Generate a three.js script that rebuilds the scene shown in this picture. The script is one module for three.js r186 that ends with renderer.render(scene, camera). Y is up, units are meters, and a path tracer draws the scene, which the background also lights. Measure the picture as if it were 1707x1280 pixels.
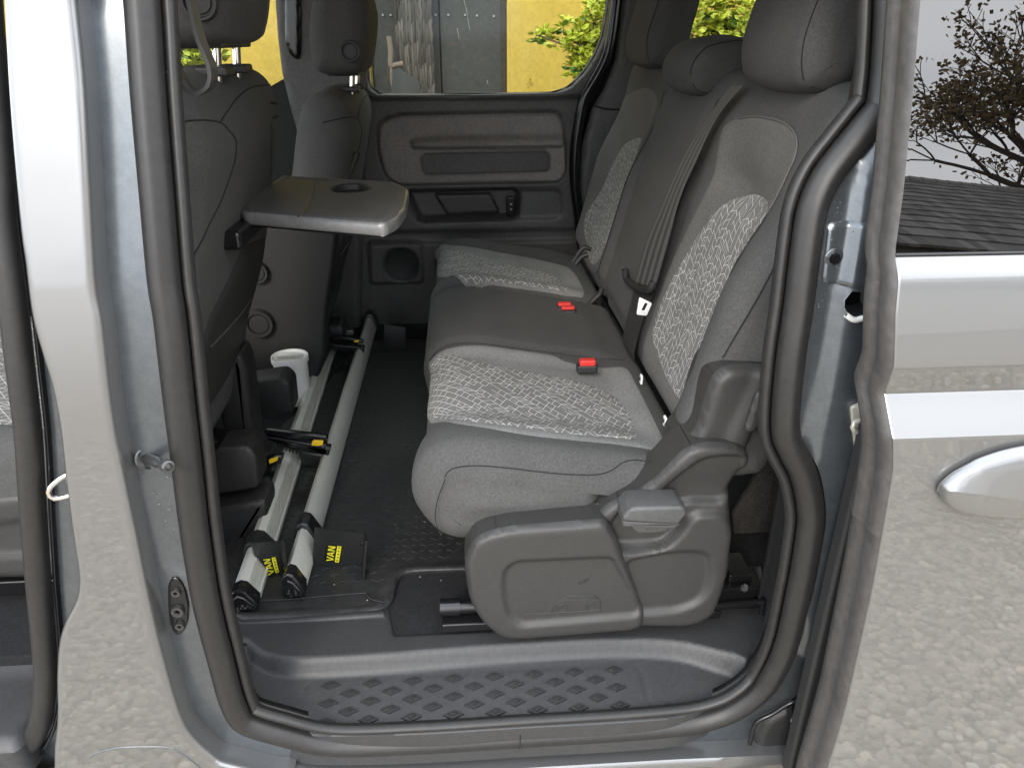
import * as THREE from 'three';
import { mergeGeometries, mergeVertices, toCreasedNormals } from 'three/addons/utils/BufferGeometryUtils.js';
import { ImprovedNoise } from 'three/addons/math/ImprovedNoise.js';
import { RoundedBoxGeometry } from 'three/addons/geometries/RoundedBoxGeometry.js';
import { FontLoader } from 'three/addons/loaders/FontLoader.js';
import { TextGeometry } from 'three/addons/geometries/TextGeometry.js';

// ---------- camera, sky, sun, exposure ----------
const scene = new THREE.Scene();
const camera = new THREE.PerspectiveCamera(54.98, 1024 / 767, 0.05, 400);
camera.position.set(0, 1.30, 0.73);
camera.lookAt(0.06179, 1.30 - 0.42531, 0.73 - 0.90294);
const noise3 = new ImprovedNoise();
const fbm = (x, y, z, o = 4) => { let s = 0, a = 0.5; for (let i = 0; i < o; i++) { s += a * noise3.noise(x, y, z); x *= 2.03; y *= 2.03; z *= 2.03; a *= 0.5; } return s; };
{ // a bright, broken overcast sky: pale grey cloud with a few thinner blue patches
  const W = 512, H = 256, d = new Float32Array(W * H * 4);
  for (let j = 0; j < H; j++) for (let i = 0; i < W; i++) {
    const up = ((j + 0.5) / H - 0.5) * Math.PI, az = ((i + 0.5) / W - 0.5) * 2 * Math.PI, o = (j * W + i) * 4;
    const x = Math.cos(az) * Math.cos(up), y = Math.sin(up), z = Math.sin(az) * Math.cos(up);
    let r = 0.34, g = 0.31, b = 0.27;
    if (y > -0.02) {
      const k = 1.1 / (Math.max(y, 0) + 0.28), n = fbm(x * k * 1.3 + 7, 3.1, z * k * 1.3, 5);
      const c = THREE.MathUtils.smoothstep(n, -0.32, 0.2), L = 1.0 + 0.25 * Math.max(y, 0) + 0.5 * n;
      r = L * (0.80 + 0.16 * c); g = L * (0.90 + 0.07 * c); b = L * (1.02 - 0.01 * c);
    }
    d[o] = r; d[o + 1] = g; d[o + 2] = b; d[o + 3] = 1;
  }
  const t = new THREE.DataTexture(d, W, H, THREE.RGBAFormat, THREE.FloatType);
  t.mapping = THREE.EquirectangularReflectionMapping; t.magFilter = THREE.LinearFilter; t.needsUpdate = true;
  scene.background = t; scene.environment = t;
}
const sun = new THREE.DirectionalLight(0xfff3e2, 0.7);
sun.position.set(-2.4, 4.6, 5.6); sun.target.position.set(0, 0.6, -0.6);
sun.castShadow = true; sun.shadow.radius = 34; sun.shadow.mapSize.set(2048, 2048);
Object.assign(sun.shadow.camera, { left: -9, right: 9, top: 9, bottom: -9, near: 0.5, far: 40 });
sun.name = 'sun'; scene.add(sun, sun.target);
const renderer = new THREE.WebGLRenderer({ antialias: true });
renderer.toneMapping = THREE.LinearToneMapping; renderer.toneMappingExposure = 3.7;
renderer.shadowMap.enabled = true;

// ---------- helpers ----------
const V = (x, y, z) => new THREE.Vector3(x, y, z), { smoothstep, lerp, clamp } = THREE.MathUtils;
let seed = 20240611;
const rnd = () => { seed = (seed + 0x6d2b79f5) | 0; let t = Math.imul(seed ^ (seed >>> 15), 1 | seed); t = (t + Math.imul(t ^ (t >>> 7), 61 | t)) ^ t; return ((t ^ (t >>> 14)) >>> 0) / 4294967296; };
const rr = (a, b) => a + (b - a) * rnd();
function tag(o, label, category, group) { o.userData.label = label; o.userData.category = category; if (group) o.userData.group = group; return o; }
function thing(name, label, category, at = [0, 0, 0], group) { const o = new THREE.Group(); o.name = name; o.position.set(...at); scene.add(o); return tag(o, label, category, group); }
// one mesh; geometry given in scene metres, moved into its parent's frame
function mesh(name, geo, mat, parent = scene, label) {
  const g = Array.isArray(geo) ? join(geo) : geo, m = new THREE.Mesh(g, mat);
  m.name = name; m.castShadow = m.receiveShadow = true; parent.add(m);
  let p = parent; const off = V(0, 0, 0); while (p && p !== scene) { off.sub(p.position); p = p.parent; }
  if (off.lengthSq() > 0) m.geometry.translate(off.x, off.y, off.z);
  if (label) m.userData.label = label;
  return m;
}
function join(list) {
  return mergeGeometries(list.map((g) => { let h = g.index ? g.toNonIndexed() : g; for (const k of Object.keys(h.attributes)) if (!['position', 'normal', 'uv'].includes(k)) h.deleteAttribute(k); return h; }));
}
// uv in metres, projected along the main axis of every face
function uvBox(geo) {
  const g = geo.index ? geo.toNonIndexed() : geo, p = g.attributes.position, uv = new Float32Array(p.count * 2), a = V(), b = V(), c = V();
  for (let i = 0; i < p.count; i += 3) {
    a.fromBufferAttribute(p, i); b.fromBufferAttribute(p, i + 1); c.fromBufferAttribute(p, i + 2);
    const n = b.clone().sub(a).cross(c.clone().sub(a)), ax = Math.abs(n.x), ay = Math.abs(n.y), az = Math.abs(n.z);
    [a, b, c].forEach((q, k) => { const [u, v] = ax > ay && ax > az ? [q.z, q.y] : ay > az ? [q.x, q.z] : [q.x, q.y]; uv[(i + k) * 2] = u; uv[(i + k) * 2 + 1] = v; });
  }
  g.setAttribute('uv', new THREE.BufferAttribute(uv, 2)); return g;
}
const crease = (g, deg = 35) => toCreasedNormals(g.index ? g.toNonIndexed() : g, deg * Math.PI / 180);
function grid(rows, closed = false) { // rows of points -> smooth sheet, uv in metres
  const nu = rows.length, nv = rows[0].length, pos = [], uv = [], idx = []; let su = 0;
  rows.forEach((r, i) => { if (i) su += r[nv >> 1].distanceTo(rows[i - 1][nv >> 1]); let sv = 0; r.forEach((q, j) => { if (j) sv += q.distanceTo(r[j - 1]); pos.push(q.x, q.y, q.z); uv.push(su, sv); }); });
  for (let i = 0; i < nu - 1; i++) for (let j = 0; j < nv - 1; j++) { const a = i * nv + j, b = a + 1, c = a + nv, d = c + 1; idx.push(a, c, b, b, c, d); }
  const g = new THREE.BufferGeometry(); g.setAttribute('position', new THREE.Float32BufferAttribute(pos, 3)); g.setAttribute('uv', new THREE.Float32BufferAttribute(uv, 2)); g.setIndex(idx); g.computeVertexNormals();
  if (closed) { // same normal on both sides of the seam
    const n = g.attributes.normal;
    for (let j = 0; j < nv; j++) { const k = (nu - 1) * nv + j, q = V(n.getX(j) + n.getX(k), n.getY(j) + n.getY(k), n.getZ(j) + n.getZ(k)).normalize(); n.setXYZ(j, q.x, q.y, q.z); n.setXYZ(k, q.x, q.y, q.z); }
  }
  return g;
}
function spline(P, n = 12, closed = true) { // Catmull-Rom through 2-D or 3-D points
  const out = [], N = P.length, D = P[0].length, at = (i) => closed ? P[(i + N) % N] : P[clamp(i, 0, N - 1)];
  for (let i = 0; i < (closed ? N : N - 1); i++) { const a = at(i - 1), b = at(i), c = at(i + 1), d = at(i + 2); for (let k = 0; k < n; k++) { const t = k / n, q = []; for (let j = 0; j < D; j++) q.push(0.5 * (2 * b[j] + (c[j] - a[j]) * t + (2 * a[j] - 5 * b[j] + 4 * c[j] - d[j]) * t * t + (3 * b[j] - a[j] - 3 * c[j] + d[j]) * t ** 3)); out.push(q); } }
  if (!closed) out.push([...P[N - 1]]);
  return out;
}
function rounded(P, r, n = 5) { // polygon with rounded corners; r a number or one per corner
  const out = [], N = P.length;
  for (let i = 0; i < N; i++) {
    const a = P[(i - 1 + N) % N], b = P[i], c = P[(i + 1) % N], R = Array.isArray(r) ? r[Math.min(i, r.length - 1)] : r, la = Math.hypot(a[0] - b[0], a[1] - b[1]), lc = Math.hypot(c[0] - b[0], c[1] - b[1]), q = Math.min(R, la * 0.49, lc * 0.49);
    if (q < 1e-5) { out.push(b); continue; }
    const p = [b[0] + (a[0] - b[0]) / la * q, b[1] + (a[1] - b[1]) / la * q], s = [b[0] + (c[0] - b[0]) / lc * q, b[1] + (c[1] - b[1]) / lc * q];
    for (let k = 0; k <= n; k++) { const t = k / n, u = 1 - t; out.push([u * u * p[0] + 2 * u * t * b[0] + t * t * s[0], u * u * p[1] + 2 * u * t * b[1] + t * t * s[1]]); }
  }
  return out;
}
const rrect = (x0, y0, x1, y1, r, n = 5) => rounded([[x0, y0], [x1, y0], [x1, y1], [x0, y1]], r, n);
function sdf(loops) { // signed distance (negative inside) and nearest outline point
  return (x, y) => {
    let best = 1e9, qx = 0, qy = 0, inside = false;
    for (const L of loops) for (let i = 0, j = L.length - 1; i < L.length; j = i++) {
      const ax = L[j][0], ay = L[j][1], bx = L[i][0], by = L[i][1], ex = bx - ax, ey = by - ay, l = ex * ex + ey * ey, t = l ? clamp(((x - ax) * ex + (y - ay) * ey) / l, 0, 1) : 0, px = ax + t * ex, py = ay + t * ey, d = (x - px) ** 2 + (y - py) ** 2;
      if (d < best) { best = d; qx = px; qy = py; }
      if ((ay > y) !== (by > y) && x < (bx - ax) * (y - ay) / (by - ay) + ax) inside = !inside;
    }
    return { d: inside ? -Math.sqrt(best) : Math.sqrt(best), x: qx, y: qy };
  };
}
const rim = (d, r) => (d > -r ? -(r - Math.sqrt(Math.max(0, r * r - (r + Math.min(d, 0)) ** 2))) : 0); // rolled edge
const sink = (d, depth, w) => -depth * smoothstep(-d, -w * 0.5, w * 0.5); // pressed pocket, d = distance to its outline
// a sheet with outline loops and heights h(x, y, d), mapped into space; its border is walled down by `depth`
function relief(loops, res, h, map, depth = 0) {
  const f = sdf(loops); let x0 = 1e9, x1 = -1e9, y0 = 1e9, y1 = -1e9;
  for (const L of loops) for (const [x, y] of L) { x0 = Math.min(x0, x); x1 = Math.max(x1, x); y0 = Math.min(y0, y); y1 = Math.max(y1, y); }
  const nx = Math.ceil((x1 - x0) / res) + 2, ny = Math.ceil((y1 - y0) / res) + 2, pos = [], uv = [], idx = [], ins = [], low = [], id = new Int32Array((nx + 1) * (ny + 1)).fill(-1), raw = [];
  for (let j = 0; j <= ny; j++) for (let i = 0; i <= nx; i++) { const x = x0 + (i - 0.5) * res, y = y0 + (j - 0.5) * res, q = f(x, y); raw.push(q.d > 0 || q.d > -0.28 * res ? [q.x, q.y, 0, q.d <= 0] : [x, y, q.d, true]); }
  const use = (k) => { if (id[k] < 0) { id[k] = pos.length / 3; const [x, y, d] = raw[k], z = h(x, y, d), p = map(x, y, z); pos.push(p.x, p.y, p.z); uv.push(x, y); if (depth) low.push(map(x, y, Math.min(z, 0) - depth)); } return id[k]; };
  const tri = (a, b, c) => { if (!raw[a][3] && !raw[b][3] && !raw[c][3]) return; if (raw[a][2] === 0 && raw[b][2] === 0 && raw[c][2] === 0) { const m = f((raw[a][0] + raw[b][0] + raw[c][0]) / 3, (raw[a][1] + raw[b][1] + raw[c][1]) / 3); if (m.d > -1e-6) return; } idx.push(use(a), use(b), use(c)); };
  for (let j = 0; j < ny; j++) for (let i = 0; i < nx; i++) { const a = j * (nx + 1) + i, b = a + 1, c = a + nx + 1, d = c + 1; if ((i + j) & 1) { tri(a, b, d); tri(a, d, c); } else { tri(a, b, c); tri(b, d, c); } }
  const g = new THREE.BufferGeometry(); g.setAttribute('position', new THREE.Float32BufferAttribute(pos, 3)); g.setAttribute('uv', new THREE.Float32BufferAttribute(uv, 2)); g.setIndex(idx); g.computeVertexNormals();
  if (!depth) return g;
  const edge = new Map(); for (let k = 0; k < idx.length; k += 3) for (const [a, b] of [[idx[k], idx[k + 1]], [idx[k + 1], idx[k + 2]], [idx[k + 2], idx[k]]]) { const r = b + ',' + a; if (edge.has(r)) edge.delete(r); else edge.set(a + ',' + b, [a, b]); }
  const wp = [], wu = [];
  for (const [a, b] of edge.values()) { const A = pos.slice(a * 3, a * 3 + 3), B = pos.slice(b * 3, b * 3 + 3), C = low[a], D = low[b]; wp.push(...A, C.x, C.y, C.z, ...B, ...B, C.x, C.y, C.z, D.x, D.y, D.z); const ua = uv.slice(a * 2, a * 2 + 2), ub = uv.slice(b * 2, b * 2 + 2); wu.push(...ua, ua[0], ua[1] + depth, ...ub, ...ub, ua[0], ua[1] + depth, ub[0], ub[1] + depth); }
  let w = new THREE.BufferGeometry(); w.setAttribute('position', new THREE.Float32BufferAttribute(wp, 3)); w.setAttribute('uv', new THREE.Float32BufferAttribute(wu, 2)); w = crease(w, 50);
  return join([g, w]);
}
// a padded body: closed x-y profile carried along z, ends rolled with radius r
function pad(P, z0, z1, r, bulge = () => 0) {
  const Q = spline(P, 12), N = Q.length, S = [0]; for (let i = 0; i < N; i++) S.push(S[i] + Math.hypot(Q[(i + 1) % N][0] - Q[i][0], Q[(i + 1) % N][1] - Q[i][1]));
  let area = 0; for (let i = 0; i < N; i++) area += Q[i][0] * Q[(i + 1) % N][1] - Q[(i + 1) % N][0] * Q[i][1];
  const sg = area > 0 ? 1 : -1, nrm = Q.map((q, i) => { const a = Q[(i - 1 + N) % N], b = Q[(i + 1) % N], l = Math.hypot(b[0] - a[0], b[1] - a[1]); return [sg * (b[1] - a[1]) / l, -sg * (b[0] - a[0]) / l]; });
  const ins = (z) => { const t = Math.min(z - z0, z1 - z); return t < r ? r - Math.sqrt(Math.max(0, r * r - (r - t) ** 2)) : 0; };
  const pt = (s, z, h = 0) => { s = ((s % S[N]) + S[N]) % S[N]; let i = 0, hi = N; while (hi - i > 1) { const m = (i + hi) >> 1; if (S[m] <= s) i = m; else hi = m; } const j = (i + 1) % N, t = (s - S[i]) / (S[i + 1] - S[i]), nx = lerp(nrm[i][0], nrm[j][0], t), ny = lerp(nrm[i][1], nrm[j][1], t), k = h - ins(z) + bulge(s, z); return V(lerp(Q[i][0], Q[j][0], t) + nx * k, lerp(Q[i][1], Q[j][1], t) + ny * k, z); };
  const on = (s, z, h) => { const e = 0.002, p = pt(s, z), n = pt(s + e, z).sub(pt(s - e, z)).cross(pt(s, Math.min(z + e, z1 - 1e-4)).sub(pt(s, Math.max(z - e, z0 + 1e-4)))).normalize(); const out = pt(s, z, 0.01).sub(p); if (out.dot(n) < 0) n.negate(); return p.addScaledVector(n, h); };
  const zs = []; for (let k = 0; k <= 9; k++) zs.push(z0 + r * (1 - Math.cos(k / 9 * Math.PI / 2))); const m = Math.max(4, Math.round((z1 - z0 - 2 * r) / 0.015)); for (let k = 1; k < m; k++) zs.push(lerp(z0 + r, z1 - r, k / m)); for (let k = 0; k <= 9; k++) zs.push(z1 - r + r * Math.sin(k / 9 * Math.PI / 2));
  const rows = []; for (let i = 0; i <= N; i++) { const s = S[i % N]; rows.push(zs.map((z) => pt(s, z))); }
  const cap = (z, h = () => 0) => { const e = z === z1 ? 1 : -1, L = Q.map((q, i) => { const p = pt(S[i], z); return [p.x, p.y]; }); return relief([L], 0.008, (x, y, d) => h(x, y, d), (x, y, k) => V(x, y, z + e * k)); };
  return { on, pt, S, Q, zs, body: () => grid(rows, true), cap, z0, z1, patch: (outline, res, h, rise = 0.0015, edge = 0.004, base = 0.0005) => relief([outline], res, (s, z, d) => rise - (edge ? (1 - smoothstep(-d, 0, edge)) * (rise - base) : 0) + (h ? h(s, z, d) : 0), (s, z, k) => on(s, z, k)), seam: (P2, rad = 0.0012, h = 0) => tube(spline(P2, 8, false).map(([s, z]) => on(s, z, h)), rad, 5) };
}
function tube(points, rad, seg = 8, closed = false) {
  const c = new THREE.CatmullRomCurve3(points.map((p) => (p.isVector3 ? p : V(...p))), closed, 'centripetal');
  return new THREE.TubeGeometry(c, Math.max(8, points.length * 3), rad, seg, closed);
}
// a profile [[n, z]...] swept along a path lying in a z plane; n points to the left of the path
function sweep(path, prof, closed = false, closeProf = true) {
  const N = path.length, rows = [];
  for (let i = 0; i < N + (closed ? 1 : 0); i++) {
    const k = i % N, a = closed ? path[(k - 1 + N) % N] : path[Math.max(0, k - 1)], b = closed ? path[(k + 1) % N] : path[Math.min(N - 1, k + 1)], l = Math.hypot(b[0] - a[0], b[1] - a[1]) || 1, nx = -(b[1] - a[1]) / l, ny = (b[0] - a[0]) / l, z = path[k][2] ?? 0;
    rows.push([...prof, ...(closeProf ? [prof[0]] : [])].map(([n, h]) => V(path[k][0] + nx * n, path[k][1] + ny * n, z + h)));
  }
  return grid(rows);
}
function extr(outline, z0, z1, bev = 0.003, seg = 3, holes = []) {
  const s = new THREE.Shape(outline.map((p) => new THREE.Vector2(p[0], p[1]))); holes.forEach((h) => s.holes.push(new THREE.Path(h.map((p) => new THREE.Vector2(p[0], p[1])))));
  const g = new THREE.ExtrudeGeometry(s, { depth: Math.max(1e-4, z1 - z0 - 2 * bev), bevelEnabled: bev > 0, bevelThickness: bev, bevelSize: bev, bevelOffset: -bev, bevelSegments: seg, curveSegments: 6 });
  g.translate(0, 0, z0 + bev); return uvBox(crease(g, 40));
}
const rbox = (x0, y0, z0, x1, y1, z1, r = 0.006) => { const g = new RoundedBoxGeometry(x1 - x0, y1 - y0, z1 - z0, 3, Math.min(r, (x1 - x0) / 2.01, (y1 - y0) / 2.01, (z1 - z0) / 2.01)); g.translate((x0 + x1) / 2, (y0 + y1) / 2, (z0 + z1) / 2); return uvBox(g); };
const cyl = (a, b, r0, r1 = r0, seg = 24) => { const A = V(...a), B = V(...b), g = new THREE.CylinderGeometry(r1, r0, A.distanceTo(B), seg); g.translate(0, A.distanceTo(B) / 2, 0); g.applyQuaternion(new THREE.Quaternion().setFromUnitVectors(V(0, 1, 0), B.clone().sub(A).normalize())); g.translate(A.x, A.y, A.z); return g; };
const lathe = (P, at, dir = [0, 1, 0], seg = 40) => { const g = new THREE.LatheGeometry(P.map((p) => new THREE.Vector2(p[0], p[1])), seg); g.applyQuaternion(new THREE.Quaternion().setFromUnitVectors(V(0, 1, 0), V(...dir).normalize())); g.translate(...at); return crease(g, 38); };

// ---------- materials ----------
function tex(size, metres, draw, srgb = true) { const c = document.createElement('canvas'); c.width = c.height = size; draw(c.getContext('2d'), size); const t = new THREE.CanvasTexture(c); t.wrapS = t.wrapT = THREE.RepeatWrapping; t.repeat.set(1 / metres, 1 / metres); if (srgb) t.colorSpace = THREE.SRGBColorSpace; return t; }
function dataTex(size, metres, fn, srgb = false) { const d = new Uint8Array(size * size * 4); for (let j = 0; j < size; j++) for (let i = 0; i < size; i++) { const v = fn(i / size, j / size, i, j), o = (j * size + i) * 4; for (let k = 0; k < 3; k++) d[o + k] = clamp(255 * (Array.isArray(v) ? v[k] : v), 0, 255); d[o + 3] = 255; } const t = new THREE.DataTexture(d, size, size); t.wrapS = t.wrapT = THREE.RepeatWrapping; t.magFilter = THREE.LinearFilter; t.minFilter = THREE.LinearMipmapLinearFilter; t.generateMipmaps = true; t.repeat.set(1 / metres, 1 / metres); if (srgb) t.colorSpace = THREE.SRGBColorSpace; t.needsUpdate = true; return t; }
const tnoise = (u, v, f, z) => { // tileable value noise
  const h = (a, b) => { let s = Math.imul(((a % f) + f) % f + 1, 374761393) ^ Math.imul(((b % f) + f) % f + 1, 668265263) ^ Math.imul(z + 7, 974711); s = Math.imul(s ^ (s >>> 13), 1274126177); return ((s ^ (s >>> 16)) >>> 0) / 4294967296; };
  const x = u * f, y = v * f, i = Math.floor(x), j = Math.floor(y), a = x - i, b = y - j, p = a * a * (3 - 2 * a), q = b * b * (3 - 2 * b); return lerp(lerp(h(i, j), h(i + 1, j), p), lerp(h(i, j + 1), h(i + 1, j + 1), p), q);
};
const grain = dataTex(512, 0.12, (u, v) => 0.5 * tnoise(u, v, 170, 1) + 0.35 * tnoise(u, v, 90, 2) + 0.15 * tnoise(u, v, 256, 3));
const weave = dataTex(512, 0.10, (u, v, i, j) => { const a = Math.sin((u * 96 + v * 32) * 2 * Math.PI), b = Math.sin((v * 128 - u * 32) * 2 * Math.PI); return 0.45 + 0.22 * a * b + 0.18 * a + 0.4 * (tnoise(u, v, 256, 4) - 0.5); });
const tone = (base, amp, f1, f2, metres, z, px = 512) => dataTex(px, metres, (u, v) => { const n = 1 + amp * (0.35 * (tnoise(u, v, f1, z) - 0.5) + 0.8 * (tnoise(u, v, f2, z + 1) - 0.5) + 0.8 * (tnoise(u, v, px / 2, z + 2) - 0.5)); return base.map((c) => c * n); }, true);
const S = (o) => new THREE.MeshStandardMaterial(o), PH = (o) => new THREE.MeshPhysicalMaterial(o), rgb = (r, g, b) => new THREE.Color().setRGB(r, g, b);
const M = {};
M.plastic = S({ map: tone([0.275, 0.272, 0.268], 0.22, 6, 60, 0.30, 11), roughness: 0.52, bumpMap: grain, bumpScale: 0.0002 });
M.padGrey = S({ map: tone([0.46, 0.44, 0.425], 0.15, 6, 60, 0.30, 13), roughness: 0.6, bumpMap: grain, bumpScale: 0.00025 });
M.plasticMid = S({ map: tone([0.198, 0.196, 0.193], 0.10, 6, 60, 0.30, 14), roughness: 0.5, bumpMap: grain, bumpScale: 0.00013 });
M.plasticSill = S({ map: tone([0.200, 0.202, 0.206], 0.16, 8, 90, 0.33, 17), roughness: 0.50, bumpMap: grain, bumpScale: 0.00016 });
M.plasticDark = S({ color: rgb(0.018, 0.0182, 0.0185), roughness: 0.55, bumpMap: grain, bumpScale: 0.00012 });
M.gloss = S({ color: rgb(0.008, 0.008, 0.009), roughness: 0.22 });
M.rubber = S({ map: tone([0.135, 0.132, 0.13], 0.25, 5, 40, 0.25, 21), roughness: 0.46, bumpMap: grain, bumpScale: 0.00006 });
M.rubberDoor = S({ map: tone([0.27, 0.262, 0.256], 0.2, 5, 40, 0.25, 24), roughness: 0.5, bumpMap: grain, bumpScale: 0.00008 });
M.fabric = S({ map: tone([0.280, 0.280, 0.278], 0.20, 5, 120, 0.22, 27), roughness: 0.95, bumpMap: weave, bumpScale: 0.00022 });
M.fabricMid = S({ map: tone([0.362, 0.358, 0.350], 0.22, 5, 120, 0.22, 30), roughness: 0.95, bumpMap: weave, bumpScale: 0.00022 });
M.fabricLight = S({ map: tone([0.465, 0.465, 0.462], 0.22, 5, 120, 0.22, 33), roughness: 0.95, bumpMap: weave, bumpScale: 0.00022 });
M.fabricHead = S({ map: tone([0.258, 0.257, 0.255], 0.20, 5, 120, 0.22, 36), roughness: 0.95, bumpMap: weave, bumpScale: 0.00018 });
M.thread = S({ color: rgb(0.012, 0.012, 0.012), roughness: 1 });
M.threadLight = S({ color: rgb(0.12, 0.12, 0.115), roughness: 1 });
function pattern(turn, lw) { // woven white outline pattern: long uprights, slanted ties, here and there one left out
  const t = tex(1024, 0.235, (g, n) => {
    g.fillStyle = '#6d6c6a'; g.fillRect(0, 0, n, n);
    for (let k = 0; k < 26000; k++) { const v = 96 + rnd() * 34; g.fillStyle = `rgb(${v},${v},${v - 2})`; g.fillRect(rnd() * n, rnd() * n, 2.5, 2); }
    g.strokeStyle = '#e4e4e1'; g.lineWidth = lw; g.lineCap = 'round';
    const K = 16, a = n / K, line = (x0, y0, x1, y1) => { for (const ox of [-n, 0, n]) for (const oy of [-n, 0, n]) { g.beginPath(); g.moveTo(x0 * a + ox, y0 * a + oy); g.lineTo(x1 * a + ox, y1 * a + oy); g.stroke(); } };
    const h = (i, j, k) => { let q = Math.imul(((i % K) + K) % K + 1, 374761393) ^ Math.imul(((j % K) + K) % K + 1, 668265263) ^ Math.imul(k + 7, 974711); q = Math.imul(q ^ (q >>> 13), 1274126177); return ((q ^ (q >>> 16)) >>> 0) / 4294967296; };
    for (let i = 0; i < K; i++) for (let j = 0; j < K; j++) {
      const up = i % 4 < 2 ? 0.42 : 0, dn = (i + 1) % 4 < 2 ? 0.42 : 0; // neighbouring uprights are tied by slanted bars
      if (i % 2 === 0 ? h(i, j, 1) < 0.98 : h(i, j, 1) < 0.84) line(i, j, i, j + 1);
      if (h(i, j, 2) < (j % 3 ? 0.76 : 0.95)) line(i, j + up, i + 1, j + dn + (up === dn ? -0.42 : 0));
      const q = h(i, j, 3); if (q < 0.20) line(i, j + up, i + 1, j + dn + 1); else if (q < 0.34) line(i + 0.5, j + 0.2, i + 0.5, j + 0.95);
    }
  });
  t.rotation = turn; t.anisotropy = 8; return S({ map: t, roughness: 0.95, bumpMap: weave, bumpScale: 0.0002 });
}
M.patCushion = pattern(0.72, 3.2); M.patBack = pattern(Math.PI / 2, 3.1);
M.paint = PH({ color: rgb(0.200, 0.203, 0.204), metalness: 0.70, roughness: 0.36, clearcoat: 1, clearcoatRoughness: 0.01 });
M.jamb = PH({ map: tone([0.350, 0.372, 0.392], 0.10, 5, 50, 0.4, 44), metalness: 0.62, roughness: 0.34, clearcoat: 0.7, clearcoatRoughness: 0.12 });
M.alu = S({ map: tone([0.80, 0.80, 0.77], 0.06, 4, 90, 0.2, 47), metalness: 0.3, roughness: 0.38 });
M.steel = S({ color: rgb(0.32, 0.32, 0.33), metalness: 0.9, roughness: 0.35 });
M.darkSteel = S({ color: rgb(0.10, 0.10, 0.10), metalness: 0.8, roughness: 0.4 });
M.chrome = S({ color: rgb(0.8, 0.78, 0.76), metalness: 1, roughness: 0.08 });
M.blackMetal = S({ map: tone([0.12, 0.12, 0.12], 0.3, 6, 70, 0.15, 50), roughness: 0.42 });
M.red = S({ color: rgb(0.62, 0.035, 0.03), roughness: 0.4 });
M.yellow = S({ color: rgb(0.85, 0.55, 0.02), roughness: 0.45 });
M.white = S({ color: rgb(0.80, 0.80, 0.77), roughness: 0.38 });
M.whitePaint = S({ color: rgb(0.78, 0.78, 0.76), roughness: 0.5 });
M.carpet = S({ map: tone([0.10, 0.102, 0.115], 0.9, 30, 200, 0.3, 53), roughness: 1, bumpMap: dataTex(256, 0.05, (u, v) => tnoise(u, v, 128, 61)), bumpScale: 0.0012 });
M.feltPanel = S({ map: tone([0.23, 0.225, 0.22], 0.55, 30, 200, 0.3, 56), roughness: 1 });
M.mat = S({ map: tone([0.16, 0.16, 0.162], 0.4, 7, 60, 0.5, 59), roughness: 0.46, bumpMap: grain, bumpScale: 0.0002 });
M.headliner = S({ color: rgb(0.72, 0.72, 0.70), roughness: 1 });
M.glass = PH({ color: rgb(0.90, 0.94, 0.90), transmission: 1, roughness: 0, thickness: 0, ior: 1.18 });
M.privacy = PH({ color: rgb(0.055, 0.058, 0.06), transmission: 1, roughness: 0.0, thickness: 0, ior: 2.0, clearcoat: 1, clearcoatRoughness: 0 });

// ---------- setting: ground, house wall behind the van, house and tree on the near side ----------
const BT = [[.2, -.03], [.3, -.008], [.45, .004], [.6, .01], [.8, .012], [.95, .006], [1.05, -.006], [1.15, -.022], [1.25, -.040], [1.35, -.060], [1.6, -.115]];
const linT = (T, y) => { if (y <= T[0][0]) return T[0][1]; for (let i = 1; i < T.length; i++) if (y <= T[i][0]) return lerp(T[i - 1][1], T[i][1], (y - T[i - 1][0]) / (T[i][0] - T[i - 1][0])); return T[T.length - 1][1]; };
const bodyZ = (y) => { let s = 0; for (let k = 0; k < 11; k++) s += linT(BT, y + (k - 5) * 0.01); return s / 11; }; // how the body side leans in above the waist

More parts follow.
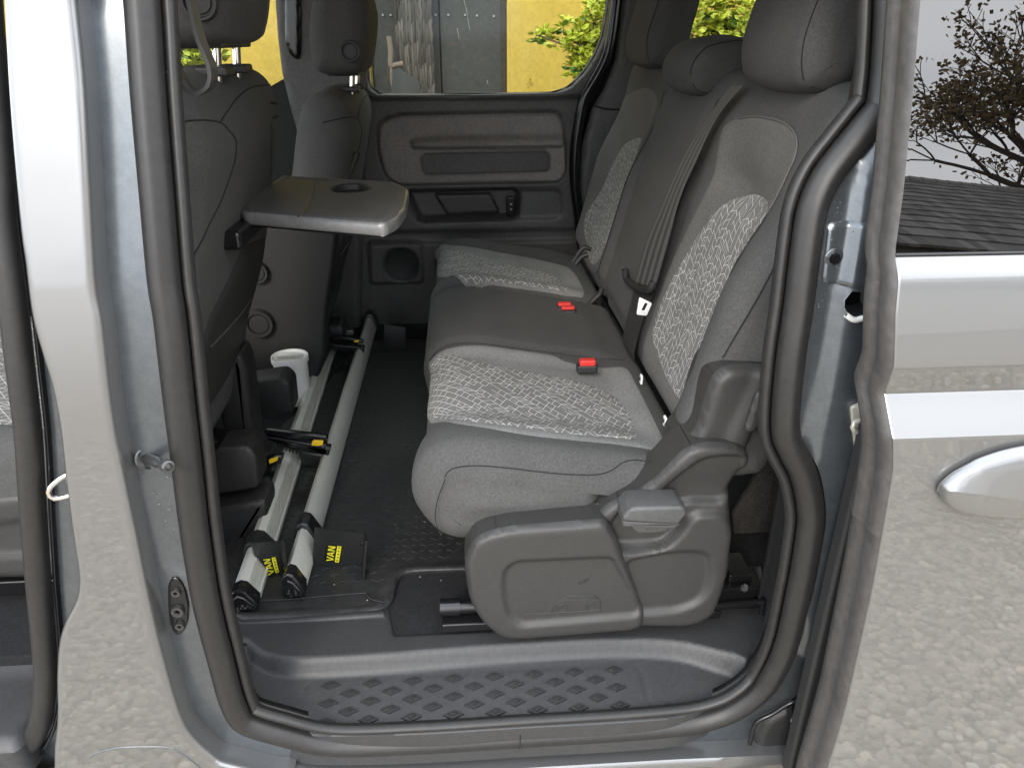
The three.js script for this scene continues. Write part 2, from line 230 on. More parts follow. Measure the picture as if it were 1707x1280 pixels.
const gravelTex = dataTex(1024, 1.6, (u, v) => { const n = 0.75 + 0.5 * (tnoise(u, v, 120, 71) - 0.5) + 0.35 * (tnoise(u, v, 300, 72) - 0.5) + 0.2 * (tnoise(u, v, 9, 73) - 0.5); return [0.68 * n, 0.62 * n, 0.54 * n]; }, true);
{
  const g = new THREE.PlaneGeometry(240, 240, 8, 8).rotateX(-Math.PI / 2), uv = g.attributes.uv; for (let i = 0; i < uv.count; i++) uv.setXY(i, uv.getX(i) * 240, uv.getY(i) * 240);
  mesh('ground', g, S({ map: gravelTex, roughness: 0.95, bumpMap: gravelTex, bumpScale: 0.006 })).userData.kind = 'structure';
  const N = 48000, peb = new THREE.IcosahedronGeometry(1, 1), pp = peb.attributes.position; for (let i = 0; i < pp.count; i++) { const a = V().fromBufferAttribute(pp, i), k = 1 + 0.28 * noise3.noise(a.x * 1.7 + 3, a.y * 1.7, a.z * 1.7); pp.setXYZ(i, a.x * k, a.y * k, a.z * k); } 
  const pg = mergeVertices(new THREE.BufferGeometry().setAttribute('position', pp)); pg.computeVertexNormals();
  const im = new THREE.InstancedMesh(pg, S({ color: rgb(1, 1, 1), roughness: 0.85 }), N), m = new THREE.Matrix4(), q = new THREE.Quaternion(), e = new THREE.Euler(), c = new THREE.Color();
  for (let i = 0; i < N; i++) {
    const z = 0.12 + 4.2 * rnd() ** 1.6, x = rr(-1.5, 1.6) + z * 0.55 * rr(-0.6, 1), s = rr(0.006, 0.0135);
    e.set(rr(-0.3, 0.3), rr(0, 6.3), rr(-0.3, 0.3)); q.setFromEuler(e); m.compose(V(x, s * 0.30, z), q, V(s * rr(0.85, 1.5), s * rr(0.45, 0.75), s)); im.setMatrixAt(i, m);
    const w = rr(0.19, 0.56) * (rnd() < 0.12 ? 1.35 : 1), h = rnd(); c.setRGB(w, w * lerp(0.83, 0.94, h), w * lerp(0.62, 0.82, h)); im.setColorAt(i, c);
  }
  im.name = 'gravel'; im.castShadow = im.receiveShadow = true; im.userData.kind = 'stuff'; scene.add(tag(im, 'loose beige gravel covering the drive beside the silver van', 'gravel'));
}
{ // yellow rendered wall with a riveted black steel door, seen through the far windows
  const w = thing('yellow_building', 'yellow rendered house wall with a black door, seen through the far window', 'building', [0, 0, -4.8]);
  const y0 = S({ map: tone([0.655, 0.55, 0.235], 0.10, 5, 70, 1.4, 75), roughness: 0.95, bumpMap: grain, bumpScale: 0.001 });
  const wallLoop = [[-5.5, -0.02], [7.5, -0.02], [7.5, 3.2], [-5.5, 3.2]], doorHole = [[-0.55, -0.01], [0.325, -0.01], [0.325, 2.3], [-0.55, 2.3]];
  mesh('wall', extr(wallLoop, -4.8, -4.5, 0, 1, [doorHole]), y0, w);
  mesh('roof', rbox(-5.8, 3.2, -5.2, 7.8, 3.32, -4.1, 0.02), S({ color: rgb(0.06, 0.055, 0.05), roughness: 0.9 }), w);
  const dm = S({ map: dataTex(512, 0.9, (u, v) => { const n = 0.125 + 0.03 * (tnoise(u, v, 7, 81) - 0.5) + 0.04 * (tnoise(u, v, 60, 82) - 0.5), r = smoothstep(tnoise(u, v, 40, 83), 0.72, 0.9) * 0.06; return [n + r, n + 0.4 * r, n]; }, true), roughness: 0.6 });
  const dr = mesh('door', [rbox(-0.545, 0, -4.56, -0.105 - 0.005, 2.29, -4.52, 0.004), rbox(-0.1, 0, -4.56, 0.322, 2.29, -4.52, 0.004)], dm, w);
  mesh('door_backing', rbox(-0.545, 0, -4.66, 0.322, 2.29, -4.60, 0.004), S({ color: rgb(.01, .01, .01), roughness: .8 }), w);
  const rust = S({ map: tone([0.16, 0.13, 0.10], 0.9, 12, 110, 0.3, 85), roughness: 0.9 });
  mesh('rusty_edge', rbox(0.285, 0, -4.524, 0.3225, 2.29, -4.514, 0.003), rust, dr);
  const riv = S({ color: rgb(0.24, 0.24, 0.24), roughness: 0.5, metalness: 0.3 });
  for (const x of [[-.4588,1.4268],[-.4099,1.4269],[-.3082,1.4271],[-.2328,1.4272],[-.1268,1.4274],[-.0472,1.4275],[.0593,1.4277],[.1354,1.4244],[.2423,1.4211]]) mesh('rivet', cyl([x[0], x[1], -4.522], [x[0], x[1], -4.505], 0.008, 0.006, 10), riv, dr);
  const pale = S({ color: rgb(0.16, 0.16, 0.155), roughness: 0.8 });
  for (const [a, b] of [[[.054,1.5122,-4.517],[.0678,1.465,-4.517]], [[.0678,1.465,-4.517],[.0876,1.3417,-4.517]], [[.0074,1.3521,-4.517],[.0171,1.293,-4.517]], [[.1947,1.0426,-4.517],[.1984,1.0206,-4.517]]]) mesh('scratch', cyl(a, b, 0.003, 0.002, 5), pale, dr);
  // matting of weathered brown bark strips hung in front of the door
  const rng = []; const bark = [0.055, 0.04, 0.075, 0.028].map((k) => S({ color: rgb(k, k * 0.84, k * 0.72), roughness: 0.9 }));
  const hang = thing('bark_matting', 'brown weathered bark matting hanging before the black door', 'matting', [-0.32, 0.9, -4.4]);
  const lo = [[-.3736,.9859],[-.1471,.985]][0][0], hi = [[-.3736,.9859],[-.1471,.985]][1][0], n = 15;
  for (let k = 0; k < n; k++) for (let r = 0; r < 7; r++) {
    const x = lerp(lo, hi, (k + 0.5) / n) + 0.006 * noise3.noise(k, r * 3.1, 0), yb = 0.86 + r * 0.125 + 0.05 * (k % 3) / 3, P = [];
    for (let i = 0; i <= 6; i++) P.push(V(x + 0.007 * noise3.noise(k * 1.7, yb * 6 + i * 0.5, 2), yb + i * 0.024, -4.4 + 0.012 * Math.sin(i / 6 * Math.PI) + 0.004 * noise3.noise(k, i, r)));
    const g = tube(P, 0.0085 + 0.003 * rnd(), 6); mesh('bark_strip', g, bark[(rnd() * 4) | 0], hang);
  }
  const win = mesh('window_frame', [rbox(-0.78, 0.8, -4.6, -0.72, 2.1, -4.47, 0.006), rbox(-0.62, 0.8, -4.6, -0.553, 2.1, -4.47, 0.006)], S({ color: rgb(0.12, 0.09, 0.03), roughness: 0.7 }), w);
  for (let k = 0; k < 8; k++) mesh('louvre', rbox(-0.73, 0.98 + k * 0.14, -4.54, -0.575, 1.0 + k * 0.14, -4.46, 0.004), M.whitePaint, win);
  mesh('pane', rbox(-0.72, 0.8, -4.58, -0.62, 2.1, -4.565, 0.002), S({ color: rgb(0.10, 0.11, 0.09), roughness: 0.1 }), win);
}
// a broom and a dark panel leaning before the door
{
  const p = thing('leaning_board', 'black board leaning at the foot of the bark matting', 'board', [-0.36, 0, -4.25]);
  mesh('panel', extr([...[[-.4203,.9674],[-.3955,1.1124],[-.3611,1.1328],[-.2334,1.0467],[-.2376,.9666]], [-0.19, 0.02], [-0.40, 0.02]], -4.27, -4.23, 0.004), S({ color: rgb(0.016, 0.017, 0.018), roughness: 0.7 }), p);
  const r = thing('rope', 'pale frayed rope hanging down beside the bark matting', 'rope', [-0.40, 0.8, -4.3]);
  mesh('strand', [tube([[-.4116,1.3066,-4.3],[-.4065,1.223,-4.3],[-.4087,1.138,-4.3],[-.3787,1.1448,-4.3],[-.3338,1.1516,-4.3]], 0.016, 8), tube([[-.4087,1.138,-4.3],[-.411,1.0517,-4.3],[-.4015,.971,-4.3]], 0.010, 8)], S({ color: rgb(0.16, 0.13, 0.115), roughness: 1, map: tone([0.9, 0.88, 0.86], 0.5, 20, 150, 0.1, 88) }), r);
}
// variegated shrubs: clustered leaves on twigs
function shrub(name, label, blobs, count, base, green, root) {
  const t = thing(name, label, 'shrub', base, null), stems = [];
  const leaf = new THREE.BufferGeometry(), lp = [], li = [];
  const ws = [0, 0.6, 0.95, 0.9, 0.55, 0]; for (let i = 0; i < 6; i++) { const y = i / 5, w = ws[i] * 0.26; lp.push(-w, y, 0.05 * Math.sin(y * 3) + 0.09 * w, 0, y, 0.12 * y * (1 - y) - 0.05 * y, w, y, 0.05 * Math.sin(y * 3) + 0.09 * w); }
  for (let i = 0; i < 5; i++) for (let k = 0; k < 2; k++) { const a = i * 3 + k, b = a + 1, c = a + 3, d = a + 4; li.push(a, b, c, b, d, c); }
  leaf.setAttribute('position', new THREE.Float32BufferAttribute(lp, 3)); leaf.setIndex(li); leaf.computeVertexNormals();
  const col = []; for (let i = 0; i < 6; i++) for (let k = 0; k < 3; k++) { const mid = k === 1 && i > 0 && i < 5; col.push(...(mid ? [0.42, 0.62, 0.26] : [1, 1, 1])); } leaf.setAttribute('color', new THREE.Float32BufferAttribute(col, 3));
  const im = new THREE.InstancedMesh(leaf, PH({ color: rgb(1, 1, 1), vertexColors: true, roughness: 0.5, side: THREE.DoubleSide }), count), m = new THREE.Matrix4(), q = new THREE.Quaternion(), c = new THREE.Color(), up = V(0, 1, 0);
  let i = 0; const tot = blobs.reduce((s, b) => s + b[3] ** 2, 0);
  blobs.forEach((b, bi) => { const n = bi === blobs.length - 1 ? count - i : Math.floor(count * b[3] ** 2 / tot); stems.push(tube([V(...base), V(lerp(base[0], root[0], 0.6), root[1] * 0.55, base[2]), V(...root)], 0.010, 5), tube([V(...root), V(lerp(root[0], b[0], 0.5), lerp(root[1], b[1], 0.4), b[2] - 0.03), V(b[0], b[1], b[2])], 0.005, 5));
    for (let k = 0; k < n;) { // rosettes of six to nine leaves at a shoot tip
      const d = V(rr(-1, 1), rr(-1, 1), rr(-1, 1)); if (d.length() > 1) continue; const rad = b[3] * (0.55 + 0.45 * d.length()); d.normalize(); const tip = V(b[0], b[1], b[2]).addScaledVector(d, rad * (0.7 + 0.5 * Math.abs(noise3.noise(d.x * 2 + bi, d.y * 2, d.z * 2)))), ax = d.clone().add(V(0, 0.5, 0.25)).normalize(), old = rnd() < green;
      if (k % 3 === 0) stems.push(tube([V(b[0], b[1], b[2]), tip.clone().lerp(V(b[0], b[1], b[2]), 0.4), tip], 0.0022, 4));
      const nl = 6 + (rnd() * 4 | 0); for (let l = 0; l < nl && k < n; l++, k++, i++) { const a = l / nl * 6.283 + rr(-0.3, 0.3), side = V(Math.cos(a), rr(-0.1, 0.5), Math.sin(a)).addScaledVector(ax, rr(0.1, 0.9)).normalize(), s = rr(0.030, 0.054); q.setFromUnitVectors(up, side); q.multiply(new THREE.Quaternion().setFromAxisAngle(up, rr(0, 6.28))); m.compose(tip.clone().addScaledVector(side, 0.004), q, V(s, s, s)); m.premultiply(new THREE.Matrix4().makeTranslation(-base[0], -base[1], -base[2])); im.setMatrixAt(i, m); const w = rr(0.8, 1.15); if (old) c.setRGB(0.09 * w, 0.17 * w, 0.035); else c.setRGB(0.50 * w, 0.48 * w, 0.055 * w); im.setColorAt(i, c); }
    } });
  im.name = 'leaves'; im.userData.kind = 'stuff'; im.castShadow = im.receiveShadow = true; t.add(im);
  mesh('branches', stems, S({ color: rgb(0.10, 0.075, 0.04), roughness: 0.9 }), t);
}
{
  const A = [[.7332,1.3636,-3.6],[.6567,1.2621,-3.6],[.5583,1.3,-3.6],[.4839,1.3116,-3.6],[.4228,1.3116,-3.6],[.693,1.1732,-3.6],[.7714,1.2473,-3.6],[.7962,1.3923,-3.6],[.6279,1.1584,-3.6],[.776,1.1581,-3.6]], R = [.13, .10, .085, .06, .035, .09, .12, .13, .07, .10];
  shrub('variegated_shrub', 'yellow green variegated shrub reaching past the house wall behind the door window', A.map((p, i) => [p[0], p[1], p[2] + (i % 3) * 0.06, R[i]]).concat([[0.95, 0.8, -3.65, 0.28], [0.95, 0.45, -3.7, 0.25]]), 3800, [0.95, 0, -3.75], 0.12, [0.92, 1.18, -3.68]);
  const C2 = [[1.1867,1.4432,-3.4],[1.2923,1.3335,-3.4],[1.3729,1.4436,-3.4],[1.4777,1.3614,-3.4],[1.5603,1.444,-3.4],[1.2559,1.2351,-3.4],[1.4133,1.2492,-3.4],[1.529,1.2205,-3.4]];
  shrub('variegated_shrub_001', 'dense yellow shrub showing between the rear headrests', C2.map((p, i) => [p[0], p[1], p[2] - 0.08 * (i % 3), 0.17]).concat([[1.3, 1.72, -3.5, 0.25], [1.1, 0.8, -3.5, 0.3], [1.5, 0.8, -3.5, 0.3], [1.3, 0.4, -3.5, 0.35]]), 6200, [1.3, 0, -3.55], 0.12, [1.3, 1.0, -3.58]);
  const C3 = [[-1.3756,1.2243,-3.4],[-1.3125,1.1692,-3.4],[-1.3962,1.1138,-3.4],[-1.2286,1.2295,-3.4],[-1.322,1.2785,-3.4],[-1.4391,1.197,-3.4]];
  shrub('variegated_shrub_002', 'yellow green shrub seen through the strap beside the front headrest', C3.map((p, i) => [p[0] + 0.01, p[1], p[2] - 0.05 * (i % 3), i === 3 ? 0.09 : 0.13]).concat([[-1.4, 1.55, -3.5, 0.2], [-1.45, 0.7, -3.5, 0.3]]), 3800, [-1.45, 0, -3.55], 0.2, [-1.45, 1.0, -3.58]);
}
{ // tiled house across the drive, seen mirrored in the dark door glass
  const t = thing('tiled_house', 'house with a grey tiled roof mirrored in the dark door glass', 'house', [9, 0, 13]); t.rotation.y = -0.42;
  mesh('wall', rbox(3, 0, 12.2, 17, 2.5, 18, 0.02), S({ color: rgb(0.72, 0.70, 0.66), roughness: 0.9 }), t);
  const tones = [0.15, 0.10, 0.20, 0.125, 0.17].map((k) => S({ color: rgb(k, k * 0.93, k * 0.85), roughness: 0.75 }));
  const roof = mesh('roof', [extr([[0, 2.45], [3.2, 4.5], [3.2, 4.3], [0, 2.3]], 0, 14.4, 0)].map((g) => { g.rotateY(-Math.PI / 2); g.translate(17.2, 0, 11.7); return g; }), tones[1], t);
  const g = new THREE.BoxGeometry(0.292, 0.035, 0.36); g.rotateX(-0.57 + 0.07);
  const per = tones.map(() => []);
  for (let r = 0; r < 13; r++) for (let k = 0; k < 47; k++) { const u = r / 12.4, h = g.clone(); h.translate(2.9 + k * 0.305 + (r % 2) * 0.15, lerp(2.46, 4.52, u) + 0.03, lerp(11.75, 14.95, u)); per[(rnd() * 5) | 0].push(h); }
  per.forEach((l, i) => { mesh('tiles', l, tones[i], t).userData.kind = 'stuff'; });
  const ridge = []; for (let k = 0; k < 30; k++) ridge.push(cyl([2.8 + k * 0.48, 4.53, 14.95], [3.26 + k * 0.48, 4.53, 14.95], 0.12, 0.11, 10)); mesh('ridge', ridge, tones[2], t);
}
{ // half bare tree behind the house
  const t = thing('bare_tree', 'half bare tree with dark twigs mirrored in the door glass', 'tree', [19, 0, 21]), twig = [], tips = [];
  const grow = (p, d, len, rad, lvl) => { const e = p.clone().addScaledVector(d, len), mid = p.clone().lerp(e, 0.5).add(V(rr(-1, 1), rr(-0.4, 0.6), rr(-1, 1)).multiplyScalar(len * 0.09)); const g = new THREE.TubeGeometry(new THREE.QuadraticBezierCurve3(p, mid, e), 3, rad, lvl > 3 ? 3 : 6); twig.push(g); if (lvl >= 3) tips.push(e); if (lvl === 6) return; const n = lvl === 0 ? 6 : 3; for (let k = 0; k < n; k++) grow(lvl < 3 && k === 2 ? mid : e, d.clone().add(V(rr(-1, 1), rr(-0.35, 0.75), rr(-1, 1)).multiplyScalar(0.85)).normalize(), len * rr(0.62, 0.82), rad * 0.6, lvl + 1); };
  grow(V(19, 0, 21), V(0, 1, 0), 3.9, 0.28, 0);
  mesh('trunk', twig, S({ color: rgb(0.07, 0.055, 0.045), roughness: 0.95 }), t);
  const lg = new THREE.PlaneGeometry(0.10, 0.15), im = new THREE.InstancedMesh(lg, S({ color: rgb(0.13, 0.085, 0.03), roughness: 0.8, side: THREE.DoubleSide }), 9000), o = new THREE.Object3D();
  for (let i = 0; i < 9000; i++) { const p = tips[(rnd() * tips.length) | 0]; o.position.set(p.x - 19 + rr(-0.3, 0.3), p.y + rr(-0.3, 0.3), p.z - 21 + rr(-0.3, 0.3)); o.rotation.set(rr(0, 6), rr(0, 6), rr(0, 6)); o.updateMatrix(); im.setMatrixAt(i, o.matrix); }
  im.name = 'crown'; im.userData.kind = 'stuff'; im.castShadow = true; t.add(im);
}

// ---------- the van: body, door opening, far door, sliding door ----------
const van = thing('van', 'silver van with its side door slid open, seen from outside the doorway', 'van', [0, 0, -0.85]);
const onBody = (off) => (x, y, h) => V(x, y, bodyZ(y) + off + h);
const resample = (P, n) => { const L = [0]; for (let i = 1; i < P.length; i++) L.push(L[i - 1] + Math.hypot(...P[i].map((v, k) => v - P[i - 1][k]))); const out = []; for (let k = 0; k < n; k++) { const t = L[L.length - 1] * k / (n - 1); let i = 1; while (i < P.length - 1 && L[i] < t) i++; const f = (t - L[i - 1]) / (L[i] - L[i - 1] || 1); out.push(P[i - 1].map((v, j) => lerp(v, P[i][j], f))); } return out; };
// outer skin of the centre pillar, running down into the sill
const pillarFront = [[-.4132,1.3306],[-.4222,1.2554],[-.4301,1.1757],[-.435,1.1198],[-.436,1.0967],[-.4396,1.043],[-.4372,.9991],[-.435,.9664],[-.4376,.9185],[-.4455,.8601],[-.4557,.7813],[-.4624,.7299],[-.4696,.7032],[-.4776,.6853],[-.4949,.6581],[-.5111,.6251],[-.5287,.5698],[-.5488,.4936],[-.5692,.4349]];
const pillarRear = [[-.3487,1.3308],[-.3523,1.2551],[-.362,1.1583],[-.3711,1.0718],[-.3714,1.029],[-.3787,.9305],[-.3814,.8574],[-.384,.7776],[-.389,.6891],[-.3919,.5913],[-.392,.4803],[-.3824,.4302],[-.3595,.3818]];
{ // the pillar face: rows across it, with rolled edges turned in towards both doorways
  const F = [[-.60, .33], ...spline([...pillarFront].reverse(), 6, false), [-.335, 1.62]], R = [[-.255, .338], [-.29, .345], ...spline([...pillarRear].reverse(), 6, false), [-.27, 1.62]];
  const xAt = (P, y) => { let i = 1; while (i < P.length - 1 && P[i][1] < y) i++; return lerp(P[i - 1][0], P[i][0], clamp((y - P[i - 1][1]) / (P[i][1] - P[i - 1][1] || 1), 0, 1)); };
  const rows = []; for (let k = 0; k <= 260; k++) { const y = lerp(.34, 1.62, k / 260), a = xAt(F, y), b = xAt(R, y), r = .009, z = bodyZ(y), q = [V(a, y, z - .036)]; for (let i = 0; i <= 6; i++) { const t = i / 6 * Math.PI / 2; q.push(V(a + r - r * Math.cos(t), y, z - r + r * Math.sin(t))); } for (let i = 1; i < 14; i++) q.push(V(lerp(a + r, b - r, i / 14), y, z)); for (let i = 6; i >= 0; i--) { const t = i / 6 * Math.PI / 2; q.push(V(b - r + r * Math.cos(t), y, z - r + r * Math.sin(t))); } q.push(V(b, y, z - .036)); rows.push(q); }
  mesh('pillar_skin', grid(rows), M.paint, van);
  mesh('sill_skin', relief([[[-1.2, .335], [-.66, .34], [-.56, .345], [-.29, .339], [-.22, .324], [.30, .320], [.62, .310], [.62, .15], [-1.2, .15]]], 0.01, (x, y, d) => rim(d, .006), onBody(0), .034), M.paint, van);
  mesh('jacking_cover_joint', tube([[-.5245,.4153],[-.5149,.4221],[-.4851,.4308],[-.4498,.4301],[-.4154,.4243],[-.4027,.4088],[-.3848,.3775],[-.376,.36]].map(([x, y]) => V(x, y, bodyZ(y) - .0002)), .0013, 6), M.jamb, van);
}

const lift = (y) => .029 * (1 - smoothstep(y, .35, .46)), sealOuter = [[-.3152,1.3924],[-.3162,1.3321],[-.3209,1.2532],[-.326,1.1522],[-.3305,1.068],[-.3305,1.0235],[-.3359,.9209],[-.3409,.8449],[-.3472,.7619],[-.3525,.6602],[-.3518,.5567],[-.3496,.4639],[-.3316,.398],[-.284,.3564],[-.2093,.324],[-.0858,.3171],[.0675,.3183],[.2482,.3201],[.3516,.3328],[.4126,.3801],[.4507,.4983],[.4545,.6245],[.4519,.7172],[.4464,.7632],[.4291,.8168],[.4081,.8535],[.3972,.8757],[.3923,.9127],[.3903,.9728],[.3922,1.0251],[.3929,1.0665],[.3939,1.0989],[.3965,1.1305],[.4057,1.1564],[.4223,1.1793],[.4435,1.2061],[.4592,1.2279],[.4629,1.2609],[.4622,1.2927],[.4598,1.3343],[.4549,1.3933]];
const sealTop = [[.428, 1.45], [.398, 1.503], [.33, 1.525], [-.20, 1.525], [-.268, 1.503], [-.303, 1.45]];
const opening = spline([...sealOuter, ...sealTop], 5).map(([x, y]) => [x, y + lift(y)]);
const hole = [[.4255,1.0444],[.463,1.0409],[.4661,1.0148],[.4351,1.0142],[.4272,1.0206]];
const bracket = rounded([[.4006,1.1179],[.4559,1.1189],[.4613,1.0445],[.3995,1.0512]], 0.008), bracketF = sdf([bracket]);
const jambOut = [[-.345, 1.66], ...spline([[-.3677,1.332],[-.3819,1.1529],[-.391,1.063],[-.4003,.9158],[-.407,.7562],[-.4178,.5615],[-.4188,.4449],[-.3957,.3268]], 4, false), [-.30, .30], [-.20, .285], [.28, .285], ...[[.3704,.2295],[.4248,.3262],[.4803,.4251]], [.50, .47], [.64, .52], [.64, 1.66]];
const ridgeX = (y) => linT([[.3, .50], [.62, .452], [.74, .437], [.80, .425], [.86, .418], [.98, .425], [1.05, .428], [1.15, .434], [1.3, .46]], y);
const dimple = rrect(-.372, .70, -.335, .845, .02), dimpleF = sdf([dimple]);
mesh('door_frame', relief([jambOut, opening, hole], 0.008, (x, y, d) => (x > 0 && y > .5 ? 0.011 * smoothstep(x, ridgeX(y) - 0.012, ridgeX(y) + 0.004) : 0) + (x < 0 && y > 0.62 && y < 0.93 ? sink(dimpleF(x, y).d, 0.004, 0.012) : 0) - 0.012 * (x < -.28 && y > 0.4 ? smoothstep(x, -.335 + (y < .7 ? 0 : (y - .7) * .09), -.305 + (y < .7 ? 0 : (y - .7) * .09)) : 0), onBody(-0.035), 0.03), M.jamb, van);
const jz = (x, y) => bodyZ(y) - 0.035 + (x > 0 && y > .5 ? 0.011 * smoothstep(x, ridgeX(y) - 0.012, ridgeX(y) + 0.004) : 0);
const plate = mesh('rail_bracket', relief([bracket], 0.004, (x, y, d) => rim(d, 0.003) + 0.004, (x, y, h) => V(x, y, jz(x, y) + h), 0.006), M.jamb, van);
{ const s = [[.4102,1.0791]][0], z = jz(...s) + 0.004; mesh('screw', [lathe([[0, .003], [.0035, .003], [.0045, .0015], [.0095, .001], [.011, 0], [.011, -.002]], [s[0], s[1], z], [0, 0, 1], 24)], M.jamb, plate); mesh('screw_socket', lathe([[0, .0034], [.0052, .0042], [.0066, .001]], [s[0], s[1], z + 0.0012], [0, 0, 1], 8), M.gloss, plate); }
mesh('rail_opening', rbox(.395, 1.015, -.12, .445, 1.065, -.062, 0.004), M.gloss, van);
{ // crimped foam plug and small marks below the opening
  const P = [[.4277,1.0181],[.4375,1.0124],[.4499,1.0142],[.4624,1.0104]]; mesh('weld_bead', tube(P.map((p) => V(p[0], p[1], jz(p[0], p[1]) + 0.002)), 0.0035, 6), M.whitePaint, van);
  const q = [[.4571,.8964]][0], z = jz(q[0], q[1]); const st = mesh('striker_plate', extr(rounded([[.4492,.9077],[.4636,.9135],[.4764,.8566],[.4654,.8513]], .004), z, z + .005, .001), S({ color: rgb(.55, .53, .46), roughness: .4, metalness: .4 }), van);
  mesh('striker_loop', tube([V(q[0] + .012, q[1] + .012, z), V(q[0] + .004, q[1] + .006, z + .02), V(q[0] - .014, q[1] + .001, z + .026), V(q[0] - .010, q[1] - .008, z + .026), V(q[0] + .006, q[1] - .010, z + .02), V(q[0] + .014, q[1] - .012, z)], 0.0034, 8), st.material, st);
  const b = [[.4787,.5164]][0]; mesh('bump_stop', lathe([[0, .008], [.004, .007], [.0055, .003], [.006, 0]], [b[0], b[1], jz(...b)], [0, 0, 1], 16), M.gloss, van);
}
// rubber door seal: main bulb, then the fin over the trim edge
const sealPath = opening.map(([x, y]) => [x, y, bodyZ(y) - 0.032]), bulb = [], fin = [];
for (let k = 0; k < 18; k++) { const a = k / 18 * 2 * Math.PI; bulb.push([.017 + .0165 * Math.cos(a), .002 + .0165 * Math.sin(a) + (Math.cos(a) > .2 ? -.002 : 0)]); }
for (let k = 0; k < 12; k++) { const a = k / 12 * 2 * Math.PI; fin.push([.0405 + .0062 * Math.cos(a), -.006 + .009 * Math.sin(a)]); }
const seal = mesh('door_seal', [sweep(sealPath, bulb, true), sweep(sealPath.map(([x, y, z], i) => { const k = 1 - smoothstep(y, .37, .47); return [x, y + .015 * k, z + .013 * k]; }), fin, true)], M.rubber, van);
mesh('seal_web', sweep(sealPath, [[.002, -.012], [.036, -.016], [.036, -.03], [.002, -.03]], true), M.rubber, seal);
{ const a = [[.0621,.3469]][0], b = [[.0635,.383]][0]; mesh('seal_joint', tube([V(a[0], a[1] + .002, bodyZ(a[1]) - .018), V((a[0] + b[0]) / 2, (a[1] + b[1]) / 2, bodyZ(a[1]) - .0130), V(b[0], b[1], bodyZ(b[1]) - .020)], 0.0006, 5), M.gloss, seal); }
// latch plate and guide pin on the pillar
{
  const L = [[-.3656,.6953],[-.3608,.6865],[-.3584,.672],[-.3588,.6506],[-.3643,.6251],[-.372,.6082],[-.3795,.6004],[-.386,.606],[-.3875,.6245],[-.3838,.6542],[-.3782,.6827],[-.3717,.6937]], z = (y) => bodyZ(y) - .038;
  const lp = mesh('latch_plate', extr(rounded(L, .004, 2), z(.62) - .004, z(.62) + .007, .002), M.gloss, van);
  for (const [p, r] of [[[[-.3691,.6736]][0], .006], [[[-.3726,.6436]][0], .0085], [[[-.3743,.6196]][0], .006]]) mesh('bolt_ring', lathe([[r * .35, .0035], [r * .45, .006], [r * .9, .006], [r, .003], [r, 0]], [p[0], p[1], z(.62) + .006], [0, 0, 1], 20), M.darkSteel, lp);
  const g = [[-.3705,.8618]][0], gz = jz(...g) - .004, e = [-.3245,.8796,.022];
  const D = [e[0] - g[0], e[1] - g[1], e[2] - gz];
  const pin = mesh('guide_pin', lathe([[0, .012], [.007, .011], [.0115, .004], [.0135, .003], [.0135, 0], [.006, 0]].slice(2), [g[0], g[1], gz], D, 28), M.darkSteel, van);
  const l = Math.hypot(...D), f = (t) => [g[0] + D[0] * t, g[1] + D[1] * t, gz + D[2] * t];
  mesh('pin_shaft', lathe([[.0062, 0], [.0062, l * .52], [.0055, l * .56], [.0036, l * .66], [.0036, l * .74], [.0066, l * .84], [.0072, l * .9], [.0068, l], [.0045, l + .001], [.0040, l - .003], [0, l - .003]], [g[0], g[1], gz], D, 24), M.darkSteel, pin);
}
// front doorway at the left edge: seal, painted jamb, striker, sill board
{
  const P = [[-.4668,1.224],[-.4785,1.1305],[-.4834,1.0558],[-.4913,.976],[-.5028,.8887],[-.5237,.7839],[-.5446,.6844],[-.5627,.5949],[-.5838,.5073],[-.6123,.4301],[-.6454,.3755],[-.6856,.3413],[-.7409,.3168],[-.8799,.3084]], prof = []; for (let k = 0; k < 14; k++) { const a = k / 14 * 2 * Math.PI; prof.push([.0145 * Math.cos(a), .0135 * Math.sin(a)]); }
  const path = spline([[-.43, 1.6], ...P], 4, false).map(([x, y]) => [x, y, bodyZ(y) - .055]);
  const s = mesh('front_door_seal', sweep(path, prof), M.rubber, van);
  mesh('seal_lip', sweep(path, [[.016, -.004], [.022, .002], [.022, -.012], [.016, -.012]]), M.gloss, s);
  mesh('front_jamb', relief([[[-.40, 1.6], ...spline(P.slice(1), 3, false).map(([x, y]) => [x + .014, y]), [-.9, .33], [-.9, .30], [-.40, .30]]], 0.012, () => 0, onBody(-.062)), M.jamb, van);
  const c = [[-.4811,.8222]][0], z = bodyZ(c[1]) - .06;
  mesh('door_striker', tube([V(c[0] + .03, c[1] + .014, z), V(c[0] + .012, c[1] + .016, z + .012), V(c[0] - .008, c[1] + .0, z + .02), V(c[0] - .006, c[1] - .010, z + .02), V(c[0] + .012, c[1] - .012, z + .012), V(c[0] + .03, c[1] - .012, z + .002)], 0.0032, 8), M.chrome, van);
  mesh('front_sill', relief([[[-1.3, -.03], [-.64, -.03], [-.63, -.085], [-.57, -.10], [-.55, -.26], [-1.3, -.26]]], 0.012, (x, z, d) => rim(d, .015) + .012 * smoothstep(-z, .15, .19), (x, z, h) => V(x, .41 + h, z), .05), M.plasticSill, van);
}
